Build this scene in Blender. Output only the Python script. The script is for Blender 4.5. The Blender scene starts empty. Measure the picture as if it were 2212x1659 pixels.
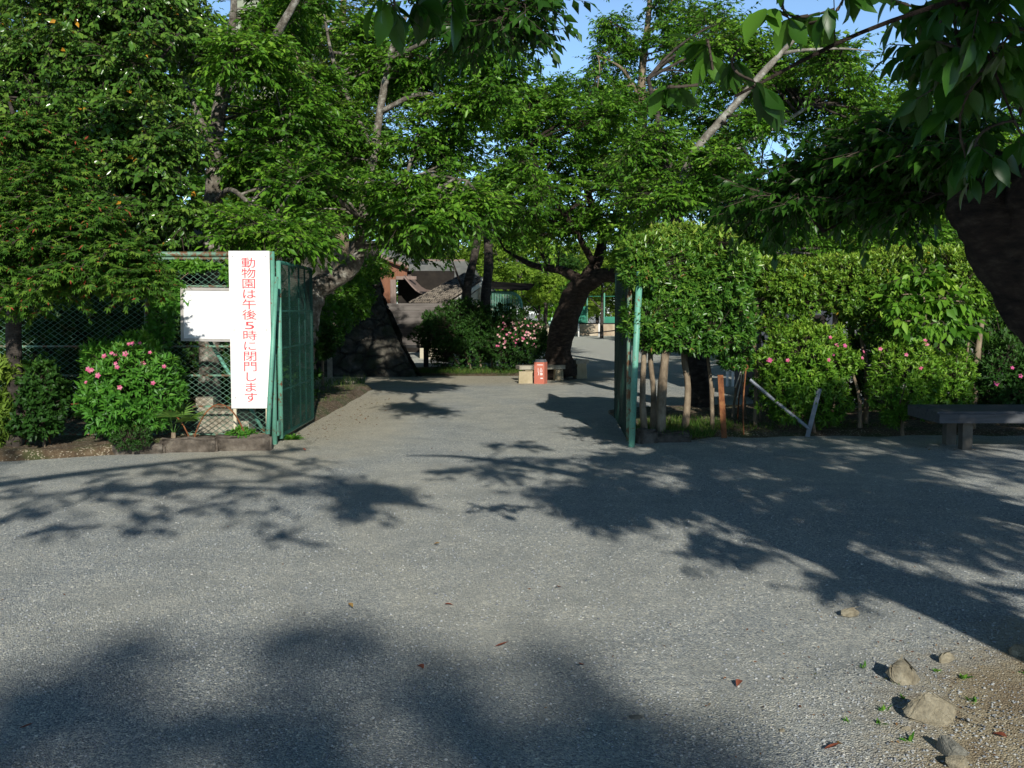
import bpy, math, random
import numpy as np
from mathutils import Vector

random.seed(11)
R = np.random.default_rng(11)
sc = bpy.context.scene
COL = sc.collection
PI = math.pi

# ------------------------------------------------------------------ camera model
CAMZ, FPX, CX, CY = 1.52, 2212.0, 1106.0, 829.5
PITCH = math.atan((829.5 - 675.0) / 2212.0)
_c, _s = math.cos(PITCH), math.sin(PITCH)

def W(px, py, Y):
    """point of the place seen in direction (px, py), at distance Y along the view"""
    u = (px - CX) / FPX; v = -(py - CY) / FPX
    d = (u, _c + v * _s, -_s + v * _c)
    t = Y / d[1]
    return np.array((d[0] * t, Y, CAMZ + d[2] * t))

def G(px, py, z=0.0):
    u = (px - CX) / FPX; v = -(py - CY) / FPX
    d = (u, _c + v * _s, -_s + v * _c)
    t = (z - CAMZ) / d[2]
    return np.array((d[0] * t, d[1] * t, z))

SUN_EL, SUN_AZ = math.radians(24), math.radians(9)      # sun behind the camera, a little to the right
TOSUN = np.array((math.sin(SUN_AZ) * math.cos(SUN_EL), -math.cos(SUN_AZ) * math.cos(SUN_EL), math.sin(SUN_EL)))

def up_sun(p, h):
    """the point at height h whose shadow falls on ground point p"""
    return np.array(p) + TOSUN / TOSUN[2] * h

# ------------------------------------------------------------------ materials
def newmat(name):
    m = bpy.data.materials.new(name); m.use_nodes = True
    nt = m.node_tree; b = nt.nodes['Principled BSDF']
    return m, nt, b

def node(nt, t, **kw):
    n = nt.nodes.new(t)
    for k, v in kw.items():
        setattr(n, k, v)
    return n

def ramp(nt, fac, stops, interp='LINEAR'):
    r = node(nt, 'ShaderNodeValToRGB'); e = r.color_ramp.elements
    r.color_ramp.interpolation = interp
    while len(e) < len(stops): e.new(0.5)
    for el, (p, c) in zip(e, stops):
        el.position = p; el.color = (c[0], c[1], c[2], 1)
    nt.links.new(fac, r.inputs[0])
    return r.outputs[0]

def noise(nt, scale, detail=5, rough=.6, vec=None, dist=0.0):
    n = node(nt, 'ShaderNodeTexNoise'); n.inputs['Scale'].default_value = scale
    n.inputs['Detail'].default_value = detail; n.inputs['Roughness'].default_value = rough
    n.inputs['Distortion'].default_value = dist
    if vec is not None: nt.links.new(vec, n.inputs['Vector'])
    return n.outputs['Fac']

def mixc(nt, fac, a, b, bt='MIX'):
    n = node(nt, 'ShaderNodeMix', data_type='RGBA', blend_type=bt)
    for sock, v in ((n.inputs[0], fac), (n.inputs[6], a), (n.inputs[7], b)):
        if hasattr(v, 'links'): nt.links.new(v, sock)
        elif isinstance(v, (int, float)): sock.default_value = v
        else: sock.default_value = (v[0], v[1], v[2], 1)
    return n.outputs[2]

def math_(nt, op, a, b=0.0, clamp=False):
    n = node(nt, 'ShaderNodeMath', operation=op); n.use_clamp = clamp
    for i, v in enumerate((a, b)):
        if hasattr(v, 'links'): nt.links.new(v, n.inputs[i])
        else: n.inputs[i].default_value = v
    return n.outputs[0]

def coords(nt, scale=(1, 1, 1)):
    t = node(nt, 'ShaderNodeNewGeometry').outputs['Position']
    if scale == (1, 1, 1): return t
    m = node(nt, 'ShaderNodeMapping'); m.inputs['Scale'].default_value = scale
    nt.links.new(t, m.inputs['Vector'])
    return m.outputs[0]

def bump(nt, b, h, strength=.4, dist=.01):
    n = node(nt, 'ShaderNodeBump'); n.inputs['Strength'].default_value = strength
    n.inputs['Distance'].default_value = dist
    nt.links.new(h, n.inputs['Height']); nt.links.new(n.outputs[0], b.inputs['Normal'])

def mat_noise(name, c1, c2, scale=6, rough=.85, bstr=.3, bdist=.01, sc3=(1, 1, 1), c3=None, spec=.3, metal=0):
    m, nt, b = newmat(name); v = coords(nt, sc3)
    f = noise(nt, scale, 8, .65, v)
    st = [(.3, c1), (.7, c2)] if c3 is None else [(.3, c1), (.52, c2), (.68, c3)]
    nt.links.new(ramp(nt, f, st), b.inputs['Base Color'])
    b.inputs['Roughness'].default_value = rough; b.inputs['Specular IOR Level'].default_value = spec
    b.inputs['Metallic'].default_value = metal
    bump(nt, b, noise(nt, scale * 4, 6, .7, v), bstr, bdist)
    return m

def mat_leaf(name, stops, rough=.5, spec=.3, trans=.28, tcol=None, accents=None):
    m, nt, b = newmat(name)
    a = node(nt, 'ShaderNodeAttribute', attribute_name='tint').outputs['Fac']
    c = ramp(nt, a, stops)
    if accents:                       # (threshold, colour): a few odd leaves
        a2 = node(nt, 'ShaderNodeAttribute', attribute_name='odd').outputs['Fac']
        c = mixc(nt, math_(nt, 'GREATER_THAN', a2, accents[0]), c, accents[1])
    nt.links.new(c, b.inputs['Base Color'])
    b.inputs['Roughness'].default_value = rough; b.inputs['Specular IOR Level'].default_value = spec
    t = node(nt, 'ShaderNodeBsdfTranslucent')
    nt.links.new(mixc(nt, 1.0, c, tcol or (1.2, 1.25, .5), 'MULTIPLY'), t.inputs['Color'])
    ms = node(nt, 'ShaderNodeMixShader'); ms.inputs[0].default_value = trans
    nt.links.new(b.outputs[0], ms.inputs[1]); nt.links.new(t.outputs[0], ms.inputs[2])
    nt.links.new(ms.outputs[0], nt.nodes['Material Output'].inputs['Surface'])
    return m

def mat_paint(name, base, rust=(.16, .07, .03), thr=.62, scale=9, rough=.5):
    m, nt, b = newmat(name); v = coords(nt)
    f = noise(nt, scale, 9, .72, v)
    k = ramp(nt, f, [(thr - .03, (0, 0, 0)), (thr + .03, (1, 1, 1))])
    b2 = tuple(x * .72 for x in base)
    pc = ramp(nt, noise(nt, 3, 4, .6, v), [(.35, b2), (.65, base)])
    pc = mixc(nt, ramp(nt, noise(nt, 40, 6, .7, v), [(.55, (0, 0, 0)), (.7, (.5, .5, .5))]), pc, tuple(x * .55 for x in rust))
    nt.links.new(mixc(nt, k, pc, rust), b.inputs['Base Color'])
    b.inputs['Roughness'].default_value = rough
    bump(nt, b, f, .25, .003)
    return m

M = {}
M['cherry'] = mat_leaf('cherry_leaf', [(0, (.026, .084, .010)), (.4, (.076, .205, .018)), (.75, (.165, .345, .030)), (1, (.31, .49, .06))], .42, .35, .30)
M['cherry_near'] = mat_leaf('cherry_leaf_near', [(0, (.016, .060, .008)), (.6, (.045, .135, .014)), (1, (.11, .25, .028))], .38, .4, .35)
M['fine'] = mat_leaf('fine_leaf', [(0, (.050, .098, .012)), (.5, (.135, .225, .026)), (1, (.26, .36, .055))], .55, .25, .3)
M['yellowgreen'] = mat_leaf('yellow_green_leaf', [(0, (.09, .18, .018)), (.5, (.18, .31, .032)), (1, (.30, .43, .055))], .55, .25, .35)
M['camellia'] = mat_leaf('camellia_leaf', [(0, (.026, .075, .012)), (.5, (.075, .175, .025)), (1, (.18, .29, .045))], .22, .55, .12, accents=(.988, (.55, .27, .03)))
M['maple'] = mat_leaf('maple_leaf', [(0, (.028, .085, .012)), (.55, (.070, .175, .020)), (.85, (.12, .24, .028)), (1, (.17, .28, .035))], .6, .2, .3, accents=(.972, (.34, .075, .04)))
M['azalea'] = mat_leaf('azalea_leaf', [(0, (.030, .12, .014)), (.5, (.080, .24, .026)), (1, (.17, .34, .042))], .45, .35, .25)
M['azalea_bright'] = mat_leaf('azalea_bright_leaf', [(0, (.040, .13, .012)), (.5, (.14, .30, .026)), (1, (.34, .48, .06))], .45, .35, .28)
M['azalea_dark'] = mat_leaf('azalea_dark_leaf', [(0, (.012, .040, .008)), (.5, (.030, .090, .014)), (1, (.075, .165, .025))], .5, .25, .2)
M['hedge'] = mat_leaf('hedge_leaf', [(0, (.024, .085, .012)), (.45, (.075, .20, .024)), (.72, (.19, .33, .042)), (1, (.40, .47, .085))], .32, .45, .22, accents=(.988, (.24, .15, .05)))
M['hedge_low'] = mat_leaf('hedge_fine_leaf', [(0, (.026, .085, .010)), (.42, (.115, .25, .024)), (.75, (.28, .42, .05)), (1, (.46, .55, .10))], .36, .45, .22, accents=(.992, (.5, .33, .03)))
M['grass'] = mat_leaf('grass_blade', [(0, (.035, .09, .014)), (.6, (.085, .18, .024)), (1, (.19, .24, .05))], .55, .25, .3)
M['bark'] = mat_noise('bark_dark', (.014, .012, .010), (.06, .05, .041), 7, .92, .9, .03, (1, 1, 2.2), (.12, .10, .085))
M['bark_brown'] = mat_noise('bark_brown', (.012, .009, .007), (.05, .035, .026), 8, .9, 1.0, .06, (1, 1, 2.6), (.105, .08, .06))
M['bark_pale'] = mat_noise('bark_pale_lichen', (.10, .085, .065), (.26, .24, .20), 8, .9, .7, .02, (1, 1, 1), (.50, .50, .44))
M['bark_moss'] = mat_noise('bark_mossy', (.04, .032, .024), (.18, .16, .13), 9, .95, .9, .03, (1, 1, 1), (.46, .45, .39))
M['bark_tan'] = mat_noise('bark_tan', (.10, .075, .05), (.22, .17, .115), 10, .9, .7, .015, (1, 1, .5), (.32, .26, .18))
M['twig'] = mat_noise('twig', (.03, .022, .016), (.10, .08, .06), 12, .9, .2)
M['paint_green'] = mat_paint('mint_paint', (.15, .42, .31), thr=.60)
M['paint_rusty'] = mat_paint('rusty_mint_paint', (.17, .33, .23), (.15, .075, .035), .50, 11)
M['wire_green'] = mat_paint('green_wire', (.15, .32, .22), (.17, .13, .07), .56, 5)
M['mesh_green'] = mat_paint('dark_green_wire', (.012, .060, .045), (.03, .035, .02), .66, 4)
M['mesh_shade'] = mat_paint('dark_green_paint', (.035, .16, .125), (.05, .06, .03), .66, 4)
M['rust'] = mat_noise('rusty_steel', (.07, .026, .012), (.20, .075, .03), 14, .9, .5, .004, (1, 1, 1), (.28, .13, .05))
M['pipe'] = mat_noise('galvanised_pipe', (.18, .20, .225), (.30, .325, .36), 9, .6, .15, .002, (1, 1, 1), None, .5, .3)
M['concrete'] = mat_noise('concrete', (.19, .17, .13), (.36, .33, .26), 6, .95, .4, .006, (1, 1, 1), (.45, .42, .34))
M['leg'] = mat_noise('shaded_leg_concrete', (.09, .08, .065), (.19, .17, .14), 6, .95, .4, .006)  # concrete darkened to put the bench's shade into the leg colour
M['concrete_tan'] = mat_noise('tan_concrete', (.32, .27, .17), (.46, .39, .26), 7, .95, .35, .006)
M['kerb'] = mat_noise('kerb_stone', (.04, .034, .026), (.12, .10, .08), 8, .95, .8, .02, (1, 1, 1), (.20, .175, .14))
def mat_sign():
    m, nt, b = newmat('sign_board'); v = coords(nt); st = coords(nt, (9, 9, .7))
    c = ramp(nt, noise(nt, 2.4, 8, .65, v), [(.3, (.74, .73, .69)), (.6, (.83, .82, .80))])
    k = ramp(nt, noise(nt, 1.6, 8, .7, st), [(.56, (0, 0, 0)), (.72, (.35, .35, .35))])
    nt.links.new(mixc(nt, k, c, (.50, .47, .40)), b.inputs['Base Color']); b.inputs['Roughness'].default_value = .6
    return m
M['sign'] = mat_sign()
M['white'] = mat_noise('white_board', (.80, .79, .77), (.84, .84, .83), 2, .6, .02)
M['paper'] = mat_noise('white_paper', (.78, .78, .79), (.82, .82, .83), 2, .7, .02)
M['red'] = mat_noise('red_letters', (.66, .045, .065), (.74, .06, .08), 3, .6, .02)
M['grey_ink'] = mat_noise('faint_ink', (.45, .45, .48), (.55, .55, .58), 5, .7, .02)
M['alu'] = mat_noise('aluminium_frame', (.34, .32, .30), (.46, .44, .40), 8, .5, .1, .002, (1, 1, 1), None, .5, .4)
M['lath'] = mat_noise('pale_wood_lath', (.52, .47, .33), (.64, .58, .43), 9, .8, .2, .003, (1, 1, .2))
M['bin'] = mat_noise('red_bin_paint', (.46, .135, .09), (.56, .18, .12), 4, .6, .1, .003)
M['bin_top'] = mat_noise('bin_lid', (.07, .08, .09), (.13, .14, .15), 6, .6, .1)
M['rope'] = mat_noise('white_rope', (.58, .55, .46), (.78, .75, .66), 30, .9, .4, .004)
M['blackmetal'] = mat_noise('black_metal', (.012, .012, .013), (.03, .03, .03), 9, .6, .1)
M['board_grey'] = mat_noise('weathered_boards', (.085, .075, .068), (.15, .135, .125), 2.2, .85, .3, .004, (.6, 1, 9), (.19, .175, .16))
M['plank'] = mat_noise('bench_plank', (.055, .058, .062), (.12, .125, .135), 5, .75, .4, .004, (.5, 7, 7))
M['orange_wood'] = mat_noise('orange_boards', (.15, .065, .04), (.27, .125, .07), 4, .85, .3, .006, (6, 6, .6))
M['grey_wood'] = mat_noise('grey_wood_post', (.17, .12, .10), (.29, .22, .19), 5, .85, .3, .006, (6, 6, .5))
M['dark'] = mat_noise('dark_interior', (.012, .010, .009), (.03, .025, .02), 3, .95, .1)
M['cream'] = mat_noise('cream_plaster', (.52, .48, .36), (.62, .57, .45), 1.5, .9, .1)
M['cream_trim'] = mat_noise('cream_trim', (.62, .60, .50), (.72, .70, .60), 3, .8, .1)
M['felt'] = mat_noise('grey_felt_roof', (.09, .10, .095), (.17, .175, .165), 1.0, .85, .2, .01, (1, 1, 1), (.24, .24, .22))
M['pale_wall'] = mat_noise('pale_green_wall', (.26, .29, .21), (.33, .35, .27), .8, .9, .1)
M['blue_wall'] = mat_noise('blue_grey_wall', (.03, .036, .046), (.06, .07, .09), 1.2, .8, .1)
M['dark_wall'] = mat_noise('shaded_hut_wall', (.008, .008, .008), (.018, .017, .016), 2, 1.0, .2, spec=.02)  # near-black colour carries the maple's shade on the hut wall
M['cage_green'] = mat_paint('cage_mint', (.12, .36, .25), thr=.75)
M['net'] = mat_noise('far_fence_green', (.02, .17, .11), (.05, .25, .17), 1.2, .8, .1)
M['tan_wall'] = mat_noise('low_tan_wall', (.22, .15, .10), (.40, .33, .24), 1.3, .95, .2, .01, (1, 1, .4), (.50, .44, .34))
M['mint'] = mat_noise('mint_sign', (.34, .58, .46), (.42, .66, .54), 4, .6, .05)
M['pink'] = mat_leaf('pink_petal', [(0, (.62, .10, .22)), (.5, (.72, .20, .33)), (1, (.80, .34, .44))], .6, .2, .3, (1.1, .9, .9))
M['magenta'] = mat_leaf('magenta_petal', [(0, (.55, .05, .22)), (.5, (.65, .10, .30)), (1, (.72, .18, .36))], .6, .2, .3, (1.1, .9, .9))
M['palepink'] = mat_leaf('pale_pink_petal', [(0, (.74, .34, .36)), (.6, (.80, .52, .48)), (1, (.84, .66, .60))], .6, .2, .3, (1.1, .95, .9))
M['palm'] = mat_leaf('palm_blade', [(0, (.07, .17, .03)), (1, (.16, .28, .05))], .4, .4, .2)
M['dry_leaf'] = mat_noise('dry_leaf', (.24, .12, .045), (.42, .30, .10), 20, .8, .2)
M['red_leaf'] = mat_noise('red_fallen_leaf', (.20, .055, .03), (.34, .11, .06), 20, .8, .2)

def glass():
    m, nt, b = newmat('window_glass')
    b.inputs['Base Color'].default_value = (.02, .03, .045, 1); b.inputs['Roughness'].default_value = .08
    b.inputs['Specular IOR Level'].default_value = .8
    return m
M['glass'] = glass()

def mat_rock(name, c1, c2, c3):
    m, nt, b = newmat(name); v = coords(nt)
    f = noise(nt, 14, 9, .7, v, .4); g = noise(nt, 70, 5, .7, v)
    c = ramp(nt, f, [(.3, c1), (.55, c2), (.75, c3)])
    nt.links.new(mixc(nt, .35, c, ramp(nt, g, [(.3, (.1, .09, .07)), (.7, (.75, .7, .6))]), 'OVERLAY'), b.inputs['Base Color'])
    b.inputs['Roughness'].default_value = .92
    bump(nt, b, math_(nt, 'ADD', f, math_(nt, 'MULTIPLY', g, .4)), .8, .02)
    return m
M['rock'] = mat_rock('tan_rock', (.15, .13, .09), (.31, .28, .205), (.44, .41, .32))
M['rock_grey'] = mat_rock('grey_rock', (.11, .115, .10), (.21, .21, .185), (.32, .31, .27))

def mat_stonewall():
    m, nt, b = newmat('castle_stone'); v = coords(nt)
    mp = node(nt, 'ShaderNodeMapping'); mp.inputs['Scale'].default_value = (1.0, 1.0, 1.5)
    wn = node(nt, 'ShaderNodeTexNoise'); wn.inputs['Scale'].default_value = 2.5; wn.inputs['Detail'].default_value = 5; nt.links.new(v, wn.inputs['Vector'])
    nt.links.new(mixc(nt, .16, v, wn.outputs['Color'], 'ADD'), mp.inputs[0])
    vo = node(nt, 'ShaderNodeTexVoronoi', feature='DISTANCE_TO_EDGE'); vo.inputs['Scale'].default_value = 2.1
    nt.links.new(mp.outputs[0], vo.inputs['Vector'])
    vc = node(nt, 'ShaderNodeTexVoronoi'); vc.inputs['Scale'].default_value = 2.1
    nt.links.new(mp.outputs[0], vc.inputs['Vector'])
    f = noise(nt, 5, 9, .7, v)
    base = ramp(nt, f, [(.3, (.03, .028, .022)), (.55, (.095, .088, .07)), (.75, (.20, .185, .15))])
    moss = ramp(nt, noise(nt, 1.4, 6, .6, v), [(.5, (0, 0, 0)), (.62, (.8, .8, .8))])
    base = mixc(nt, moss, base, (.03, .042, .014))
    edge = ramp(nt, math_(nt, 'ADD', vo.outputs['Distance'], math_(nt, 'MULTIPLY', f, .10)), [(.03, (0, 0, 0)), (.16, (1, 1, 1))])
    nt.links.new(mixc(nt, edge, (.030, .028, .022), base), b.inputs['Base Color'])
    b.inputs['Roughness'].default_value = .95
    bump(nt, b, math_(nt, 'ADD', edge, math_(nt, 'MULTIPLY', f, 1.2)), .9, .08)
    return m
M['stone'] = mat_stonewall()

def mat_tiles():
    m, nt, b = newmat('grey_roof_tiles'); v = coords(nt)
    br = node(nt, 'ShaderNodeTexBrick'); br.inputs['Scale'].default_value = 1.0
    for k, x in (('Color1', (.15, .13, .11, 1)), ('Color2', (.24, .215, .18, 1)), ('Mortar', (.03, .026, .022, 1))): br.inputs[k].default_value = x
    br.inputs['Mortar Size'].default_value = .02; br.inputs['Brick Width'].default_value = .3; br.inputs['Row Height'].default_value = .22
    uv = node(nt, 'ShaderNodeUVMap'); nt.links.new(uv.outputs[0], br.inputs['Vector'])
    f = noise(nt, 4, 7, .7, v)
    nt.links.new(mixc(nt, .5, br.outputs['Color'], ramp(nt, f, [(.3, (.2, .2, .2)), (.7, (.85, .8, .7))]), 'OVERLAY'), b.inputs['Base Color'])
    b.inputs['Roughness'].default_value = .85
    bump(nt, b, br.outputs['Fac'], -.8, .03)
    return m
M['tiles'] = mat_tiles()

def mat_ground():
    m, nt, b = newmat('gravel_ground'); v = coords(nt)
    L = nt.links.new
    # stones of two sizes
    vo = node(nt, 'ShaderNodeTexVoronoi'); vo.inputs['Scale'].default_value = 135; L(v, vo.inputs['Vector'])
    sep = node(nt, 'ShaderNodeSeparateColor'); L(vo.outputs['Color'], sep.inputs[0])
    stone = ramp(nt, sep.outputs[0], [(0, (.085, .096, .110)), (.35, (.19, .205, .222)), (.65, (.27, .28, .29)), (.85, (.36, .35, .33)), (.965, (.44, .42, .37)), (1, (.62, .60, .56))])
    v2 = node(nt, 'ShaderNodeTexVoronoi'); v2.inputs['Scale'].default_value = 75; L(v, v2.inputs['Vector'])
    s2 = node(nt, 'ShaderNodeSeparateColor'); L(v2.outputs['Color'], s2.inputs[0])
    big = ramp(nt, s2.outputs[1], [(0, (.12, .13, .145)), (.5, (.26, .27, .28)), (.93, (.42, .40, .36)), (1, (.66, .64, .60))])
    bigk = math_(nt, 'GREATER_THAN', s2.outputs[2], .86)
    stone = mixc(nt, bigk, stone, big)
    # slow drifts of dust and damp
    drift = noise(nt, .42, 7, .62, coords(nt, (1.0, .55, 1)), .9)
    drift2 = noise(nt, 2.3, 5, .65, v, .4)
    dust = ramp(nt, drift, [(.40, (0, 0, 0)), (.66, (.85, .85, .85))])
    c = mixc(nt, dust, stone, mixc(nt, .6, stone, (.37, .345, .29)))
    c = mixc(nt, ramp(nt, drift2, [(.32, (.6, .6, .6)), (.58, (0, 0, 0))]), c, mixc(nt, .62, c, (.12, .13, .14)))
    # tan earth: position masks with ragged edges
    sx = node(nt, 'ShaderNodeSeparateXYZ'); L(v, sx.inputs[0]); X, Y = sx.outputs[0], sx.outputs[1]
    rag = math_(nt, 'SUBTRACT', noise(nt, 1.7, 8, .68, v), .5)
    fine = math_(nt, 'SUBTRACT', noise(nt, 16, 5, .7, v), .5)
    def ell(cx, cy, rx, ry, soft, r1=1.1, r2=.5):
        a = math_(nt, 'DIVIDE', math_(nt, 'SUBTRACT', X, cx), rx); d = math_(nt, 'DIVIDE', math_(nt, 'SUBTRACT', Y, cy), ry)
        e = math_(nt, 'SQRT', math_(nt, 'ADD', math_(nt, 'MULTIPLY', a, a), math_(nt, 'MULTIPLY', d, d)))
        e = math_(nt, 'ADD', e, math_(nt, 'ADD', math_(nt, 'MULTIPLY', rag, r1), math_(nt, 'MULTIPLY', fine, r2)))
        return math_(nt, 'DIVIDE', math_(nt, 'SUBTRACT', 1.0 + soft, e), 2 * soft, True)
    peb = ramp(nt, sep.outputs[1], [(0, (.12, .098, .07)), (.5, (.25, .215, .16)), (.85, (.36, .32, .25)), (1, (.52, .49, .43))])
    c = mixc(nt, math_(nt, 'MULTIPLY', ell(-2.75, 15.5, 1.15, 5.6, .5, 1.3), .7), c, peb)
    c = mixc(nt, math_(nt, 'MULTIPLY', ell(-2.4, 23.2, 4.6, 1.9, .35, .9), .75), c, peb)
    sand = ramp(nt, noise(nt, 30, 8, .75, v), [(.3, (.11, .085, .055)), (.5, (.24, .20, .14)), (.7, (.34, .30, .225))])
    litter = ramp(nt, noise(nt, 3.2, 8, .7, v, .8), [(.46, (0, 0, 0)), (.62, (.75, .75, .75))])
    sand = mixc(nt, litter, sand, mixc(nt, noise(nt, 60, 3, .6, v), (.07, .045, .03), (.20, .15, .10)))
    sand = mixc(nt, math_(nt, 'GREATER_THAN', sep.outputs[2], .92), sand, peb)
    c = mixc(nt, ell(3.2, 2.75, 1.98, 2.2, .10, .35, .28), c, sand)
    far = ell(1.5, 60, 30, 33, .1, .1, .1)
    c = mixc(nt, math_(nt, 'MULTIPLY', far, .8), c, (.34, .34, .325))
    c = mixc(nt, 1.0, c, (1.76, 1.80, 1.69), 'MULTIPLY')
    L(c, b.inputs['Base Color'])
    b.inputs['Roughness'].default_value = .95; b.inputs['Specular IOR Level'].default_value = .2
    h = math_(nt, 'ADD', math_(nt, 'MULTIPLY', vo.outputs['Distance'], -.8), math_(nt, 'MULTIPLY', noise(nt, 8, 5, .6, v), 1.2))
    bump(nt, b, h, .75, .012)
    return m
M['ground'] = mat_ground()

def mat_soil():
    m, nt, b = newmat('bed_soil'); v = coords(nt)
    f = noise(nt, 9, 9, .75, v)
    c = ramp(nt, f, [(.3, (.035, .022, .012)), (.5, (.11, .075, .042)), (.7, (.22, .165, .10))])
    g = ramp(nt, noise(nt, 2.2, 6, .65, v), [(.48, (0, 0, 0)), (.6, (.8, .8, .8))])
    c = mixc(nt, g, c, (.05, .075, .018))
    vo = node(nt, 'ShaderNodeTexVoronoi'); vo.inputs['Scale'].default_value = 70; nt.links.new(v, vo.inputs['Vector'])
    s = node(nt, 'ShaderNodeSeparateColor'); nt.links.new(vo.outputs['Color'], s.inputs[0])
    c = mixc(nt, math_(nt, 'GREATER_THAN', s.outputs[0], .9), c, (.33, .28, .20))
    nt.links.new(c, b.inputs['Base Color']); b.inputs['Roughness'].default_value = .97
    bump(nt, b, f, .9, .03)
    return m
M['soil'] = mat_soil()

def mat_pebble():
    m, nt, b = newmat('pebbles')
    a = node(nt, 'ShaderNodeAttribute', attribute_name='tint').outputs['Fac']
    nt.links.new(ramp(nt, a, [(0, (.12, .135, .155)), (.4, (.30, .32, .34)), (.8, (.40, .42, .41)), (.97, (.44, .43, .39)), (1, (.54, .53, .50))]), b.inputs['Base Color'])
    b.inputs['Roughness'].default_value = .85
    return m
M['pebble'] = mat_pebble()

# ------------------------------------------------------------------ mesh building
def nrm(a):
    return a / np.maximum(np.linalg.norm(a, axis=-1, keepdims=True), 1e-9)

class MB:
    """collects shapes in world coordinates; build() links them as ONE mesh object"""
    def __init__(s): s.v = []; s.f = []; s.n = 0; s.uv = None
    def add(s, v, f):
        v = np.asarray(v, float).reshape(-1, 3)
        s.v.append(v); s.f.extend([tuple(int(i) + s.n for i in q) for q in f]); s.n += len(v)
        return s
    def box(s, c, size, rz=0.0, M3=None, taper=1.0):
        x, y, z = [k / 2 for k in size]
        p = np.array([(-x, -y, -z), (x, -y, -z), (x, y, -z), (-x, y, -z), (-x * taper, -y * taper, z), (x * taper, -y * taper, z), (x * taper, y * taper, z), (-x * taper, y * taper, z)])
        if M3 is not None: p = p @ np.array(M3).T
        if rz:
            ca, sa = math.cos(rz), math.sin(rz)
            p = p @ np.array([(ca, -sa, 0), (sa, ca, 0), (0, 0, 1)]).T
        return s.add(p + np.asarray(c), [(0, 3, 2, 1), (4, 5, 6, 7), (0, 1, 5, 4), (1, 2, 6, 5), (2, 3, 7, 6), (3, 0, 4, 7)])
    def tube(s, pts, rad, sides=8, jit=0.0, res=0, cap=True, flat=1.0):
        pts = np.asarray(pts, float); n = len(pts)
        rad = np.full(n, float(rad)) if np.isscalar(rad) else np.asarray(rad, float)
        if res: pts, rad = smooth(pts, rad, res); n = len(pts)
        t = nrm(np.gradient(pts, axis=0))
        ref = np.array((0, 0, 1.0)) if abs(t[0][2]) < .9 else np.array((0, 1.0, 0))
        u = nrm(np.cross(t[0], ref)); V = []
        an = np.arange(sides) / sides * 2 * PI
        ph = R.uniform(0, 6.28, 4)
        for i in range(n):
            u = nrm(u - t[i] * np.dot(u, t[i])); w = np.cross(t[i], u)
            r = rad[i] * np.ones(sides)
            if jit: r = r * (1 + jit * (np.sin(an * 2 + ph[0] + i * .9) + np.sin(an * 3 + ph[1] - i * .6) * .7 + R.normal(0, .5, sides)))
            V.append(pts[i] + np.outer(r * np.cos(an), u) + np.outer(r * np.sin(an) * flat, w))
        V = np.concatenate(V); F = []
        for i in range(n - 1):
            for k in range(sides):
                a, b = i * sides + k, i * sides + (k + 1) % sides
                F.append((a, b, b + sides, a + sides))
        if cap: F.append(tuple(range(sides))[::-1]); F.append(tuple(range((n - 1) * sides, n * sides)))
        return s.add(V, F)
    def quad(s, a, b, c, d): return s.add([a, b, c, d], [(0, 1, 2, 3)])
    def slab(s, pts, off):
        """closed polygon thickened along vector off"""
        p = np.asarray(pts, float); n = len(p)
        F = [tuple(range(n))[::-1], tuple(range(n, 2 * n))] + [(i, (i + 1) % n, n + (i + 1) % n, n + i) for i in range(n)]
        return s.add(np.concatenate([p, p + np.asarray(off)]), F)
    def mesh(s, name, o=(0, 0, 0)):
        me = bpy.data.meshes.new(name)
        me.from_pydata([tuple(p) for p in (np.concatenate(s.v) - np.asarray(o))], [], s.f)
        me.update(); return me

def smooth(pts, rad, res):
    P = np.vstack([2 * pts[0] - pts[1], pts, 2 * pts[-1] - pts[-2]]); out = []; ro = []
    for i in range(1, len(P) - 2):
        for k in range(res):
            t = k / res
            out.append(.5 * ((2 * P[i]) + (-P[i - 1] + P[i + 1]) * t + (2 * P[i - 1] - 5 * P[i] + 4 * P[i + 1] - P[i + 2]) * t * t + (-P[i - 1] + 3 * P[i] - 3 * P[i + 1] + P[i + 2]) * t ** 3))
            ro.append(rad[i - 1] * (1 - t) + rad[i] * t)
    out.append(pts[-1]); ro.append(rad[-1])
    return np.array(out), np.array(ro)

ORG = {}
def thing(name, label, cat, loc, group=None):
    o = bpy.data.objects.new(name, None); COL.objects.link(o)
    o.empty_display_size = .2
    o.location = tuple(float(x) for x in loc); o['label'] = label; o['category'] = cat
    if group: o['group'] = group
    ORG[o.name] = np.array(loc, float)
    return o

def _origin(root):
    w = np.zeros(3)
    while root is not None:
        w = w + np.array(root.location); root = root.parent
    return w

def part(name, mb, mat, root, smoothf=False, label=None):
    o = _origin(root) if root is not None else (0, 0, 0)
    me = mb if isinstance(mb, bpy.types.Mesh) else mb.mesh(name, o)
    if mat is not None and not me.materials: me.materials.append(M[mat])
    if smoothf: me.polygons.foreach_set('use_smooth', [True] * len(me.polygons))
    ob = bpy.data.objects.new(name, me); COL.objects.link(ob)
    if root is not None: ob.parent = root
    if label: ob['label'] = label
    return ob

def single(name, mb, mat, label, cat, loc, group=None, kind=None, smoothf=False):
    me = mb.mesh(name, loc)
    me.materials.append(M[mat])
    if smoothf: me.polygons.foreach_set('use_smooth', [True] * len(me.polygons))
    ob = bpy.data.objects.new(name, me); COL.objects.link(ob); ob.location = tuple(float(x) for x in loc)
    if kind: ob['kind'] = kind
    if label: ob['label'] = label
    if cat: ob['category'] = cat
    if group: ob['group'] = group
    return ob

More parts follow.
